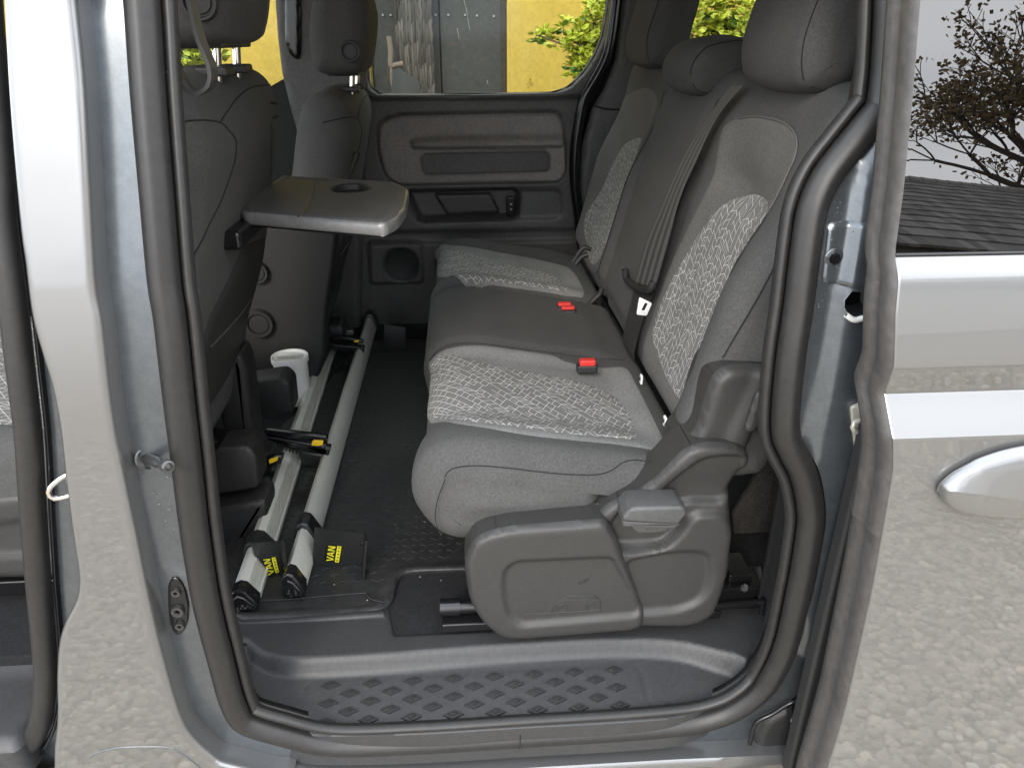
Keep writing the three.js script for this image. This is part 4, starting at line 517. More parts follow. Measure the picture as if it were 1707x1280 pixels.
{
  const t = thing('rear_bench_seat', 'wide grey fabric rear bench with two seats, nearest the open doorway', 'car seat', [.2, .45, -.57]);
  // cushion
  const z0 = -.975, z1 = -.172;
  const cu = pad(CUSH, z0, z1, .045, (s, z) => { const top = smoothstep(s, .02, .08) * (1 - smoothstep(s, .46, .54)); const mid = smoothstep(-z, .595, .625); return top * (.008 * smoothstep(z, -.30, -.23) * (1 - smoothstep(z, -.21, -.18)) + .006 * mid - .009 * (1 - mid) * smoothstep(-z, .27, .33) * (1 - smoothstep(-z, .54, .60))) - .004 * Math.exp(-(((z + .605) / .012) ** 2)) * top; });
  const c = mesh('cushion', [cu.body(), cu.cap(z0), cu.cap(z1, (x, y, d) => .010 * smoothstep(-d, 0, .05) - .05 * smoothstep(x, .17, .23) * smoothstep(.735 - (x - .2) * .12 - y, 0, .035))], M.fabric, t);
  mesh('light_border', cu.patch(spline(lightNear, 5), .007, null, .0016, .004), M.fabricLight, c);
  mesh('patterned_insert', cu.patch(spline(insNear, 5), .006, null, .0040, .006, .0022), M.patCushion, c);
  mesh('side_seam', tube([[-.0345,.7371],[-.0282,.7477],[-.0138,.753],[.0157,.7537],[.0579,.748],[.1006,.7402],[.1524,.733],[.187,.7325],[.2024,.7369],[.2206,.7511],[.2377,.7543],[.2597,.7495]].map(([x, y]) => V(x, y, -.1615 - .001)), .0009, 5), M.thread, c);
  mesh('front_seam', cu.seam([[.02, -.60], [.12, -.602], [.25, -.603], [.36, -.603], [.42, -.603], [.47, -.60]], .0009, .0005), M.thread, c);
  mesh('edge_seam', tube([[-.0339,.7321],[-.0475,.6921],[-.0506,.6609],[-.0439,.6338],[-.0435,.6413]].map(([x, y]) => V(x, y, -.166)), .0008, 5), M.thread, c);
  // backrest with bolsters, wrapped side
  const bz0 = -.975, bz1 = -.185;
  const bk = pad(BACK, bz0, bz1, .04, (s, z) => { const front = (1 - smoothstep(s, .42, .52)) * smoothstep(s, .0, .04), nearB = smoothstep(z, -.335, -.235), mid = smoothstep(-z, .60, .66), innerB = Math.exp(-(((z + .575) / .05) ** 2)); return front * (.040 * nearB * (1 - smoothstep(s, .22, .42)) + .012 * innerB + .016 * mid - .007 * (1 - nearB) * (1 - mid)) - .018 * front * Math.exp(-(((s - .365) / .035) ** 2) - (((z + .42) / .10) ** 2)); });
  const b = mesh('backrest', [bk.body(), bk.cap(bz1, (x, y, d) => .006 * smoothstep(-d, 0, .04)), bk.cap(bz0)], M.fabric, t);
  mesh('grey_panel', bk.patch(spline(lobe, 5), .007, null, .0018, .004), M.fabricMid, b);
  mesh('patterned_insert', bk.patch(spline(insBack, 5), .006, null, .0040, .006, .0022), M.patBack, b);
  mesh('panel_piping', [bk.seam([...lobe.slice(2, 10)], .0011, .0022)], M.threadLight, b);
  mesh('centre_seam', [bk.seam([[.03, -.63], [.2, -.63], [.35, -.63], [.48, -.63]], .0009, .0006)], M.thread, b);
  // child seat tags
  for (const [x, y] of [[1071, 632], [1111, 702]]) { const p = x < 1100 ? [.322,.7335,-.477] : [.318,.7437,-.2945]; const g = mesh('anchor_tag', rbox(p[0] - .004, p[1] - .009, p[2] - .006, p[0], p[1] + .009, p[2] + .006, .002), M.white, b); mesh('tag_print', rbox(p[0] - .0046, p[1] - .003, p[2] - .0025, p[0] - .0036, p[1] + .004, p[2] + .003, .0004), M.gloss, g); }
  headrest(t, HP(.428, 1.232, .112, .20), -.512, -.258, .032, M.fabricHead);
  headrest(t, [[.412, 1.235], [.416, 1.265], [.440, 1.292], [.475, 1.302], [.515, 1.304], [.545, 1.290], [.555, 1.250], [.548, 1.215], [.52, 1.200], [.47, 1.196], [.43, 1.205]], -.905, -.675, .03, M.fabricHead);
  // side covers: front shield with the van picture, rear recliner housing, lever
  const zf = -.125, zr = -.145;
  const rearL = rounded([[.1979,.468],[.3426,.4563],[.3792,.4749],[.3907,.5517],[.3884,.6414],[.3779,.6949],[.3846,.7253],[.3996,.7498],[.3929,.7727],[.3724,.7842],[.3333,.7895],[.3068,.7829],[.289,.7642],[.2702,.7353],[.2463,.7091],[.2125,.6943],[.194,.6806],[.1752,.6521],[.1581,.5186]], [.005, .02, .03, .02, .02, .02, .02, .02, .02, .02, .02, .02, .02, .02, .02, .02, .01, .005], 4);
  const up = sdf([spline([[.1899,.6244],[.2018,.6508],[.222,.6814],[.2523,.6883],[.2766,.7118],[.2999,.7411],[.3235,.7628],[.3528,.7694],[.3862,.7651],[.392,.7351],[.3732,.6899],[.3096,.6877],[.3128,.6559],[.2893,.6192],[.245,.6073]], 4)]), low = sdf([rounded([[.2277,.5949],[.2994,.6077],[.3527,.6049],[.3652,.5532],[.3557,.5126],[.3195,.4944],[.225,.4906]], .02)]), step = sdf([rounded([[.1546,.6143],[.2897,.6148],[.3121,.6452],[.3244,.6734],[.3693,.6712],[.3987,.6191],[.4209,.3768],[.1627,.3949]], .015)]);
  const rh = mesh('recliner_housing', relief([rearL], .004, (x, y, d) => rim(d, .012) - .010 * smoothstep(-up(x, y).d, -.004, .005) + .010 * smoothstep(-step(x, y).d, -.006, .006) + sink(low(x, y).d, .008, .012) + .008 * smoothstep(y, .70, .76), (x, y, h) => V(x, y, zr + h), .06), M.plasticMid, t);
  const frontL = rounded([[-.0113,.6129],[.0042,.6493],[.0232,.6609],[.0555,.6685],[.189,.6743],[.1979,.6687],[.2116,.6438],[.2645,.4945],[.2643,.4728],[.2461,.4643],[.0738,.4574],[.0442,.4618],[.0144,.4926],[-.0045,.5346]], [.02, .015, .01, .01, .006, .01, .02, .02, .012, .012, .015, .02, .02, .03], 4);
  const face = sdf([rounded([[.0447,.5601],[.0485,.5987],[.0659,.6108],[.2047,.6109],[.2587,.5091],[.2503,.4977],[.0699,.489],[.0535,.5078]], [.02, .02, .015, .01, .02, .012, .015, .02])]), lines = [];
  const fs = mesh('side_shield', relief([frontL], .004, (x, y, d) => rim(d, .012) + sink(face(x, y).d, .007, .010), (x, y, h) => V(x, y, zf + h), .05), M.plasticMid, t);
  // van picture moulded into the shield
  const z = zf - .007 + .0004, px = (L, r = .0008, closed = false) => tube(resample(closed ? L : L, closed ? L.length : 30).map(([x, y]) => V(x, y, z)), r, 5, closed);
  const A = [[.0795,.508],[.1198,.5078],[.124,.524],[.1338,.5327],[.1445,.5401],[.1691,.5398],[.1847,.5377],[.1925,.528],[.1943,.5114],[.1899,.507]], B = [[.1285,.5283],[.1421,.531],[.1741,.5302],[.1907,.5281]], D = [[.0795,.508],[.129,.5072],[.1944,.5091]], Wn = [[.1375,.5324],[.1473,.5376],[.1646,.5378],[.1812,.5356],[.1888,.5294]];
  lines.push(px(A.slice(1)), px(B), px(D), px(Wn));
  for (const q of [[.1352,.5163],[.1792,.5183]]) { for (const r of [.0082, .0050]) { const L = []; for (let k = 0; k < 14; k++) L.push([q[0] + r * Math.cos(k / 14 * 6.283), q[1] + r * Math.sin(k / 14 * 6.283)]); lines.push(px(L, .0007, true)); } for (let k = 0; k < 5; k++) { const a = k * 1.2566; lines.push(px([[q[0] + .001 * Math.cos(a), q[1] + .001 * Math.sin(a)], [q[0] + .003 * Math.cos(a), q[1] + .003 * Math.sin(a)], [q[0] + .0048 * Math.cos(a), q[1] + .0048 * Math.sin(a)]], .0005)); } }
  mesh('van_emblem', lines, M.plasticSill, fs);
  { const s = [[.1607,.5629],[.1722,.569],[.1773,.5766],[.1696,.5669]]; mesh('dirt_smear', s.map((p, i) => new THREE.SphereGeometry([.0022, .0018, .001, .0026][i], 8, 6).scale(1.6, 1, .15).rotateZ(.6).translate(p[0], p[1], -.1315)), M.plasticDark, fs); }
  const lev = mesh('release_lever', [extr(rounded([[.2114,.6942],[.211,.7002],[.217,.7109],[.2251,.7155],[.2936,.7143],[.2995,.7061],[.2994,.699],[.2913,.6862],[.2889,.6843]], [.002, .003, .006, .006, .006, .005, .003, .003, .002]), -.148, -.100, .004), extr(rounded([[.2125,.6825],[.212,.6907],[.293,.6827],[.286,.6748]], .002), -.146, -.104, .002)], S({ map: tone([.285, .288, .29], .10, 6, 60, .3, 95), roughness: .5, bumpMap: grain, bumpScale: .0002 }), t);
  mesh('lever_base', [extr(rounded([[.2271,.6724],[.2881,.6715],[.2789,.6573],[.2386,.6583]], .004), -.15, -.118, .003)], M.plastic, lev);
  mesh('moulded_mark', tube([...[[.2809,.6932],[.2879,.7032],[.2996,.7088]].map(([x, y]) => V(x, y, -.150))], .0016, 6), M.plasticDark, rh);
  // hinge cover at the foot of the backrest
  const hinge = rounded([[.2983,.7518],[.3255,.7998],[.3325,.8514],[.3392,.8804],[.3566,.8942],[.4193,.8941],[.4178,.8204],[.4045,.792],[.3944,.7378],[.356,.7241]], .015, 4);
  mesh('hinge_cover', relief([hinge], .005, (x, y, d) => rim(d, .016) + .006 * smoothstep(x - .36 - (y - .76) * .3, -.01, .01), (x, y, h) => V(x, y, -.160 + h), .08), M.plasticMid, t);
  mesh('hinge_flap', relief([rounded([[.3846,.8019],[.3934,.8592],[.4074,.8767],[.4107,.8217],[.4018,.8012]], .006)], .004, (x, y, d) => rim(d, .005), (x, y, h) => V(x, y, -.145 + h), .03), M.plasticMid, t);
  mesh('side_piping', [tube([[.4219,1.1015],[.4091,1.0453],[.3899,.9914],[.3651,.9343],[.3516,.903]].map(([x, y]) => V(x, y, -.1775)), .0012, 5)], M.thread, b);
  // red buckle in its slot
  const q = [.2263,.757,-.515], bu = mesh('buckle', [rbox(q[0] - .020, q[1] - .024, q[2] - .013, q[0] + .018, q[1] - .008, q[2] + .008, .004)], M.plasticDark, t);
  mesh('buckle_button', rbox(q[0] - .0150, q[1] - .010, q[2] - .010, q[0] + .0145, q[1] + .002, q[2] + .006, .003).translate(0, 0, 0), M.red, bu);
  mesh('seat_rail', [cyl([-.045, .475, -.19], [.40, .478, -.19], .011), cyl([-.052, .476, -.19], [-.02, .476, -.19], .014), rbox(-.05, .446, -.215, .40, .462, -.165, .003)], M.gloss, t);
  mesh('seat_frame', [rbox(.0, .50, -.93, .40, .60, -.22, .02), rbox(.05, .44, -.90, .38, .5, -.8, .01), rbox(.05, .44, -.33, .38, .5, -.24, .01)], M.plasticDark, t);
  mesh('rear_anchor', [rbox(.385, .445, -.24, .475, .49, -.185, .004), rbox(.42, .49, -.26, .46, .505, -.20, .003), cyl([.39, .468, -.172], [.472, .470, -.172], .007), cyl([.468, .455, -.165], [.468, .485, -.165], .006)], M.gloss, t);
  mesh('anchor_bolt', lathe([[0, .004], [.005, .004], [.007, 0]], [.440, .493, -.183], [0, .3, 1], 6), M.steel, t);
}
{
  const t = thing('single_rear_seat', 'single grey fabric rear seat beside the far door', 'car seat', [.2, .45, -1.21]);
  const z0 = -1.43, z1 = -.988, cu = pad(CUSH, z0, z1, .04, (s, z) => smoothstep(s, .02, .08) * (1 - smoothstep(s, .46, .54)) * (.012 * bolster(z, z0, z1, .09) - .004));
  const c = mesh('cushion', [cu.body(), cu.cap(z0), cu.cap(z1)], M.fabric, t);
  mesh('light_border', cu.patch(spline(lightFar.map(([s, z]) => [s, z > -1.06 && s > .05 ? -1.0 : z]), 5), .009, null, .0016, .004), M.fabricLight, c);
  mesh('patterned_insert', cu.patch(spline(insFar.map(([s, z]) => [s, z > -1.06 && s > .09 ? -1.008 : z]), 5), .008, null, .0040, .006, .0022), M.patCushion, c);
  const bk = pad(BACK, z0, z1, .04, (s, z) => (1 - smoothstep(s, .42, .52)) * smoothstep(s, 0, .04) * (.026 * bolster(z, z0, z1, .11) * (1 - smoothstep(s, .25, .42)) - .006));
  const b = mesh('backrest', [bk.body(), bk.cap(z0), bk.cap(z1)], M.fabric, t);
  mesh('grey_panel', bk.patch(spline(lobeFar.map(([s, z]) => [s, clamp(z, z0 + .01, z1 - .01)]), 5), .009, null, .0018, .004), M.fabricMid, b);
  mesh('patterned_insert', bk.patch(spline(insFarBack.map(([s, z]) => [s, clamp(z, z0 + .012, z1 - .012)]), 5), .008, null, .0040, .005, .0022), M.patBack, b);
  mesh('edge_seam', bk.seam([[.02, z1 - .03], [.2, z1 - .03], [.36, z1 - .03], [.47, z1 - .03]], .0009, .0006), M.thread, b);
  headrest(t, HP(.420, 1.235, .115, .19), -1.335, -1.075, .035, M.fabricHead);
  for (const [a, i] of [[[.229,.745,-.8701], 0], [[.2351,.742,-.8533], 1]]) { const u = mesh('buckle', rbox(a[0] - .016, a[1] - .02, a[2] - .015, a[0] + .02, a[1] - .003, a[2] + .013, .005), M.plasticDark, t); mesh('buckle_button', rbox(a[0] - .013, a[1] - .008, a[2] - .012, a[0] + .017, a[1] + .003, a[2] + .004, .003), M.red, u); }
  for (const [P, r] of [[[[.2677,.808,-1.0],[.2815,.8314,-1.0],[.2941,.843,-1.0],[.3089,.8368,-1.0]], .006], [[[.2722,.8048,-.99],[.2861,.8223,-.99],[.3004,.8279,-.99]], .006], [[[.2909,.6831,-.965],[.3088,.7136,-.965],[.3298,.7361,-.965],[.3349,.7511,-.965]], .007]]) mesh('belt_loop', tube(P, r, 6), M.plasticDark, t);
  for (const p of [[.325,.6971,-1.3087],[.325,.6998,-1.1262]]) mesh('anchor_tag', rbox(p[0] - .003, p[1] - .006, p[2] - .005, p[0] + .001, p[1] + .006, p[2] + .004, .001), M.white, b);
  mesh('seat_frame', [rbox(.0, .50, -1.41, .42, .60, -1.02, .02), rbox(.05, .44, -1.39, .40, .5, -1.32, .01), rbox(.05, .44, -1.1, .40, .5, -1.03, .01)], M.plasticDark, t);
}
{ // shoulder belt down the gap between the seats
  const t = thing('seat_belt', 'grey striped seat belt hanging down between the rear seats', 'seat belt', [.36, .75, -.5]);
  const bk = pad(BACK, -.975, -.185, .04, () => 0), E = (L) => spline(L.map(([s, z]) => [s, z]), 6, false), up = (L, R, h) => { const a = resample(E(L), 40), b = resample(E(R), 40), rows = []; for (const side of [0, 1]) { } const top = a.map((p, i) => { const r = []; for (let k = 0; k <= 12; k++) { const u = k / 12; r.push(bk.on(lerp(p[0], b[i][0], u), lerp(p[1], b[i][1], u), h(i / 39))); } return r; }); return grid(top); };
  const beltMap = tex(64, 1, (g, n) => { g.fillStyle = '#373736'; g.fillRect(0, 0, n, n); g.fillStyle = '#555554'; for (const x of [.04, .30, .56, .82]) g.fillRect(0, x * n, n, .14 * n); }); beltMap.repeat.set(1, 1);
  const bm = S({ map: beltMap, roughness: .7 });
  const L1 = [[.4998,-.5497],[.4632,-.5757],[.3785,-.6265],[.278,-.6556],[.2016,-.6893],[.1108,-.7]], R1 = [[.5033,-.4978],[.452,-.5385],[.3771,-.5523],[.3112,-.5666],[.2355,-.5598],[.1408,-.566]];
  const wg = up(L1, R1, (t2) => .020 + .012 * Math.sin(t2 * 3)), wu = wg.attributes.uv; for (let i = 0; i < wu.count; i++) wu.setXY(i, (i / 13 | 0) * .01, (i % 13) / 12);
  mesh('webbing', wg, bm, t);
  const L2 = [[.106,-.6986],[.0522,-.6851],[-.0147,-.6735],[-.0181,-.617]], R2 = [[.1389,-.568],[.0908,-.5869],[.0285,-.5838],[-.014,-.5826]];
  mesh('lower_webbing', up(L2, R2, (t2) => .020 - .006 * t2), S({ map: tone([.15, .145, .14], .2, 5, 80, .1, 97), roughness: .8, bumpMap: weave, bumpScale: .0003 }), t);
  const o = [[.1054,-.7416],[.1401,-.5608],[.1188,-.6249],[.0754,-.6649]]
  const l = bk.on(o[0][0], o[0][1], .030), r = bk.on(o[1][0], o[1][1], .032), m = l.clone().lerp(r, .5);
  mesh('buckle_tongue', [tube([l.clone().add(V(-.003, .018, 0)), l, l.clone().lerp(r, .25).add(V(0, -.008, 0)), l.clone().lerp(r, .75).add(V(0, -.008, 0)), r, r.clone().add(V(.004, .012, 0))], .0075, 8)], M.plasticDark, t);
  const a = bk.on(o[2][0], o[2][1], .028), c = bk.on(o[3][0], o[3][1], .026), q = [[.2953,.9039,-.44],[.3178,.8928,-.44],[.3103,.8704,-.44],[.2925,.873,-.44],[.3052,.8952,-.44],[.3117,.8919,-.44],[.3066,.878,-.44],[.2992,.8804,-.44]], zc = c.z;
  const T = (p) => [p[0], p[1]];
  mesh('metal_tongue', extr(rounded(q.slice(0, 4).map(T), .003), -.0015, .0015, .0004, 2, [rounded(q.slice(4).map(T), .002)]).translate(0, 0, -.44), S({ color: rgb(.8, .8, .8), metalness: .3, roughness: .35 }), t);
}

// ---------- front seats ----------
const FBACK = [[-.475,.66],[-.452,.76],[-.415,.88],[-.378,1.0],[-.35,1.1],[-.335,1.18],[-.345,1.228],[-.378,1.25],[-.42,1.245],[-.452,1.2],[-.49,1.05],[-.545,.85],[-.585,.7],[-.565,.64],[-.51,.625]], FCUSH = [[-.5,.735],[-.62,.745],[-.75,.765],[-.9,.78],[-1.0,.775],[-1.035,.74],[-1.03,.68],[-.98,.64],[-.8,.62],[-.6,.62],[-.51,.65]];
function frontSeat(name, label) {
  const t = thing(name, label, 'car seat', [-.6, .45, -.52]), z0 = -.785, z1 = -.265;
  const bk = pad(FBACK, z0, z1, .055, (s, z) => .010 - .010 * ((z + .51) / .26) ** 2 + (s > .12 && s < .42 ? .008 * Math.sin((s - .12) / .3 * Math.PI) : 0));
  const b = mesh('backrest', [bk.body(), bk.cap(z0), bk.cap(z1)], M.fabric, t);
  const at = (s, z) => [s, z];
  mesh('back_seam', [bk.seam([[.5531,-.3683],[.5623,-.4059],[.5744,-.4755],[.5827,-.5833],[.5812,-.7414],[.5798,-.8237]], .0011, .0004), bk.seam([[.5688,-.2465],[.5631,-.2971],[.5524,-.3677],[.5386,-.4],[.5251,-.4242],[.5128,-.4272],[.492,-.4206],[.4476,-.3738],[.4141,-.3199],[.3823,-.2916]], .0011, .0004), bk.seam([[.5221,-.671],[.4786,-.6873],[.4324,-.704],[.4159,-.6897]], .0007, .0003)], M.thread, b);
  mesh('belt_slot', [bk.seam([[.5546,-.6755],[.5502,-.7478],[.5491,-.8205],[.5509,-.8732]], .0026, .0002), bk.seam([[.5307,-.6763],[.5271,-.7484],[.5259,-.8231],[.5277,-.8811]], .0024, 0)], M.thread, b);
  mesh('lower_board', bk.patch(rounded([[.3435,-.51],[.3072,-.7065],[.2596,-.7095],[.1924,-.6825],[.0767,-.6558],[.0604,-.5627],[.0556,-.4576],[.0756,-.3921],[.2027,-.3329],[.2678,-.3577]], .02), .008, (s, z, d) => .003 * smoothstep(-d, 0, .03), .004, .008), M.plasticMid, t);
  mesh('board_crease', bk.seam([[.2145,-.368],[.2115,-.4439],[.2063,-.5531],[.2044,-.6441]], .0026, .007), M.plastic, t);
  const hp = [[-.425, 1.30], [-.435, 1.36], [-.420, 1.44], [-.395, 1.49], [-.36, 1.50], [-.303, 1.49], [-.281, 1.44], [-.287, 1.37], [-.301, 1.315], [-.320, 1.292], [-.38, 1.286]];
  const h = pad(hp, -.665, -.375, .04, (s, z) => -.008 * ((z + .5075) / .13) ** 2), hr = mesh('headrest', [h.body(), h.cap(-.665), h.cap(-.375)], M.fabricHead, t);
  let bs = 0; const bp = [[-.332,1.3423]][0]; for (let i = 0; i < h.Q.length; i++) if (h.Q[i][0] > -.31 && Math.abs(h.Q[i][1] - 1.355) < .01) bs = h.S[i];
  const p = h.on(bs, -.488, .0), n = h.on(bs, -.488, .01).sub(p).normalize();
  mesh('headrest_button', lathe([[0, .0035], [.0145, .003], [.0158, .001], [.018, .001], [.0195, .006], [.0225, .006], [.0245, -.002]], [bp[0], bp[1], -.3745], [0, 0, 1], 36), M.plasticDark, hr);
  mesh('headrest_seam', [h.seam([[bs + .10, -.597], [bs, -.600], [bs - .04, -.60], [bs - .075, -.585], [bs - .085, -.54], [bs - .085, -.46]], .0009, .0004)], M.threadLight, hr);
  mesh('headrest_underside', rbox(-.40, 1.286, -.585, -.325, 1.296, -.43, .004), M.plasticDark, hr);
  for (const z of [-.455, -.560]) { mesh('headrest_post', cyl([-.350, 1.22, z], [-.340, 1.31, z], .0062), M.chrome, t); mesh('post_guide', rbox(-.372, 1.249, z - .022, -.327, 1.262, z + .022, .004), M.plasticDark, t); }
  const cu = pad(FCUSH, z0, z1, .05, (s, z) => .010 * bolster(z, z0, z1, .10) * (s < .5 ? 1 : 0));
  const c = mesh('cushion', [cu.body(), cu.cap(z0), cu.cap(z1)], M.fabric, t);
  mesh('patterned_insert', cu.patch(rounded([[.02, z0 + .06], [.50, z0 + .06], [.50, z1 - .045], [.02, z1 - .045]], .05), .012, null, .003, .006), M.patCushion, c);
  mesh('side_shield', relief([rounded([[-1.02, .52], [-.50, .50], [-.46, .60], [-.49, .70], [-.75, .665], [-1.0, .68]], .03)], .008, (x, y, d) => rim(d, .014) + sink(d + .05, .005, .012), (x, y, k) => V(x, y, -.262 + k), .05), M.plasticMid, t);
  mesh('seat_rail', [rbox(-1.05, .455, -.33, -.47, .485, -.29, .004), rbox(-1.05, .455, -.73, -.47, .485, -.69, .004)], M.gloss, t);
  mesh('pedestal', [rbox(-1.0, .45, -.70, -.60, .56, -.32, .02), rbox(-.99, .55, -.72, -.56, .64, -.30, .03)], M.plasticDark, t);
  return t;
}

const fs1 = frontSeat('front_seat', 'grey front seat with its folding table down, next to the door pillar');
{ // folding table on the seat back
  const L = rounded([[-.3547,-.8064],[-.1225,-.7162],[-.0971,-.6525],[-.0935,-.4928],[-.1006,-.4172],[-.1154,-.3774],[-.3456,-.4732],[-.3655,-.5356]], [.01, .012, .012, .01, .01, .012, .012, .01], 5), cup = []; const cc = [[-.2017,-.6661]][0]; for (let k = 0; k < 28; k++) cup.push([cc[0] + .036 * Math.cos(k / 28 * 6.283), cc[1] + .045 * Math.sin(k / 28 * 6.283)]);
  const tb = mesh('folding_table', relief([L, cup], .006, (x, z, d) => { const o = sdfL(x, z).d; return -.004 * (1 - smoothstep(-o, .0, .006)) - .003 * smoothstep(-o, .012, .018); }, (x, z, h) => V(x, 1.052 + h, z), .0), S({ map: tone([.29, .29, .292], .12, 6, 60, .3, 103), roughness: .6, bumpMap: grain, bumpScale: .00012 }), fs1), edgeP = [];
  function sdfL(x, z) { return (sdfL.f ??= sdf([L]))(x, z); }
  mesh('table_edge', grid([...L, L[0]].map(([x, z], i) => { const n = L.length, a = L[(i - 1 + n) % n], b = L[(i + 1) % n], l = Math.hypot(b[0] - a[0], b[1] - a[1]), ox = (b[1] - a[1]) / l, oz = -(b[0] - a[0]) / l; return [[-.005, .0005], [0, -.001], [.003, -.006], [.0025, -.018], [-.003, -.022], [-.03, -.0215]].map(([u, v]) => V(x + ox * u, 1.0495 + v, z + oz * u)); })), S({ map: tone([.50, .50, .50], .10, 6, 60, .3, 99), roughness: .35, metalness: .3, bumpMap: grain, bumpScale: .0001 }), tb);
  mesh('table_underside', relief([L], .012, () => 0, (x, z, h) => V(x, 1.0265, z)), M.plasticDark, tb);
  mesh('cup_ring', [lathe([[.034, -.008], [.0375, .0005], [.0365, .0015], [.034, -.001], [.033, -.010]], [0, 0, 0], [0, 1, 0], 40).scale(1, 1, 1.25).translate(cc[0], 1.049, cc[1]), new THREE.CircleGeometry(.034, 32).rotateX(-Math.PI / 2).scale(1, 1, 1.25).translate(cc[0], 1.0375, cc[1])], M.plasticDark, tb);
  mesh('table_groove', tube([[-.2514,-.4302],[-.2505,-.5014],[-.2605,-.6034],[-.2813,-.7554]].map(([x, z]) => V(x, 1.0492, z)), .0012, 5), M.gloss, tb);
  mesh('scuff', [tube([[-.1108,1.046,-.4495],[-.1051,1.046,-.4491],[-.1007,1.046,-.4665]], .0013, 5), tube([[-.1135,1.046,-.4367],[-.1111,1.046,-.4539]], .0009, 5)], M.whitePaint, tb);
  mesh('table_hinge', [extr(rounded([[-.3692,1.0036],[-.3503,1.035],[-.3333,1.03],[-.3623,.9996]], .004), -.47, -.45, .002), rbox(-.395, 1.005, -.74, -.335, 1.035, -.40, .008)], M.gloss, fs1);
}
// lower rear of the near front seat: slanted leg, rail covers
mesh('seat_leg', [extr(rounded([[-.4916,.6641],[-.4622,.7292],[-.4389,.7517],[-.4292,.7152],[-.4361,.5512],[-.4555,.5201],[-.494,.5275],[-.4976,.5819]], .02), -.70, -.62, .012, 4), lathe([[.035, 0], [.042, .01], [.040, .025], [.03, .03]], [-.462, .455, -.665])], M.plasticDark, fs1);
for (const [zz, p] of [[-.50, [[-.476,.5942],[-.4538,.6311],[-.3984,.6327],[-.3847,.6095],[-.39,.5425],[-.4873,.5284]]], [-.88, [[-.5063,.5847],[-.4211,.5957],[-.4045,.5769],[-.4069,.5023],[-.4894,.4958],[-.5135,.5187]]]]) mesh('rail_cover', [extr(rounded(p, .010), zz - .03, zz + .045, .008, 4)], M.plasticDark, fs1);
mesh('rail_end', [extr([[-.4938,.6139],[-.4303,.6009],[-.43,.5876],[-.4972,.5942]], -.57, -.53, .003), extr([[-.4806,.6052],[-.42,.6067],[-.4191,.5911],[-.4841,.5846]], -.52, -.47, .004)], M.gloss, fs1);
mesh('seat_box', [extr(rounded([[-.5049,.504],[-.3981,.523],[-.3792,.5248],[-.3764,.4979],[-.4594,.302],[-.5424,.2918]], .015), -.52, -.44, .012, 4)], M.plasticDark, fs1);
const fs2 = fs1.clone(); fs2.name = 'front_seat_001'; scene.add(fs2); fs2.position.add(V(.083, -.072, -.815));
for (const c of [...fs2.children]) if (/^(side_shield|folding_table|table_hinge|seat_leg|rail_cover|rail_end|seat_box)$/.test(c.name)) fs2.remove(c);
tag(fs2, 'grey front seat on the far side, its headrest before the far pillar', 'car seat');
{ // hinge cover with two round caps on the inner side of the far front seat
  const L = spline([[-.5488,.8853],[-.4737,.8957],[-.3891,.8915],[-.3101,.8815],[-.3147,.8072],[-.3484,.6673],[-.3701,.5351],[-.4088,.4669],[-.4914,.4342],[-.5669,.4544],[-.6021,.5078],[-.5852,.6731],[-.5709,.7819]], 4);
  const k = mesh('hinge_shield', relief([L], .006, (x, y, d) => rim(d, .012), (x, y, h) => V(x, y, -1.076 + h), .04), M.plasticDark, fs2);
  for (const [p, r] of [[[-.5059,.7756,-1.066], .028], [[-.5206,.6426,-1.066], .038]]) mesh('round_cap', lathe([[0, .008], [r * .62, .007], [r * .66, .004], [r * .72, .010], [r * .92, .010], [r, .002], [r, -.005]], [p[0], p[1], -1.070], [0, 0, 1], 40), M.plasticDark, k);
  mesh('rail_cover', [extr(rounded([[-.4804,.5643],[-.4463,.5808],[-.3893,.588],[-.3751,.5702],[-.3835,.4903],[-.4569,.4925]], .01), -1.24, -1.16, .008), extr(rounded([[-.4331,.5382],[-.3957,.552],[-.3528,.5546],[-.3464,.5136],[-.3776,.4768],[-.4398,.4786]], .01), -1.36, -1.28, .008)], M.plasticDark, fs2);
  mesh('belt_buckle_stalk', [tube([[-.2485,1.0458,-1.15],[-.2661,1.0106,-1.15],[-.2855,.9749,-1.15]], .010, 6)], M.plasticMid, fs2);
  mesh('fallen_belt', [extr([[-.3827,.8345],[-.3704,.8343],[-.4215,.6589],[-.4532,.6341],[-.4413,.693]], -1.203, -1.2, 0)], M.plasticMid, fs2);
}

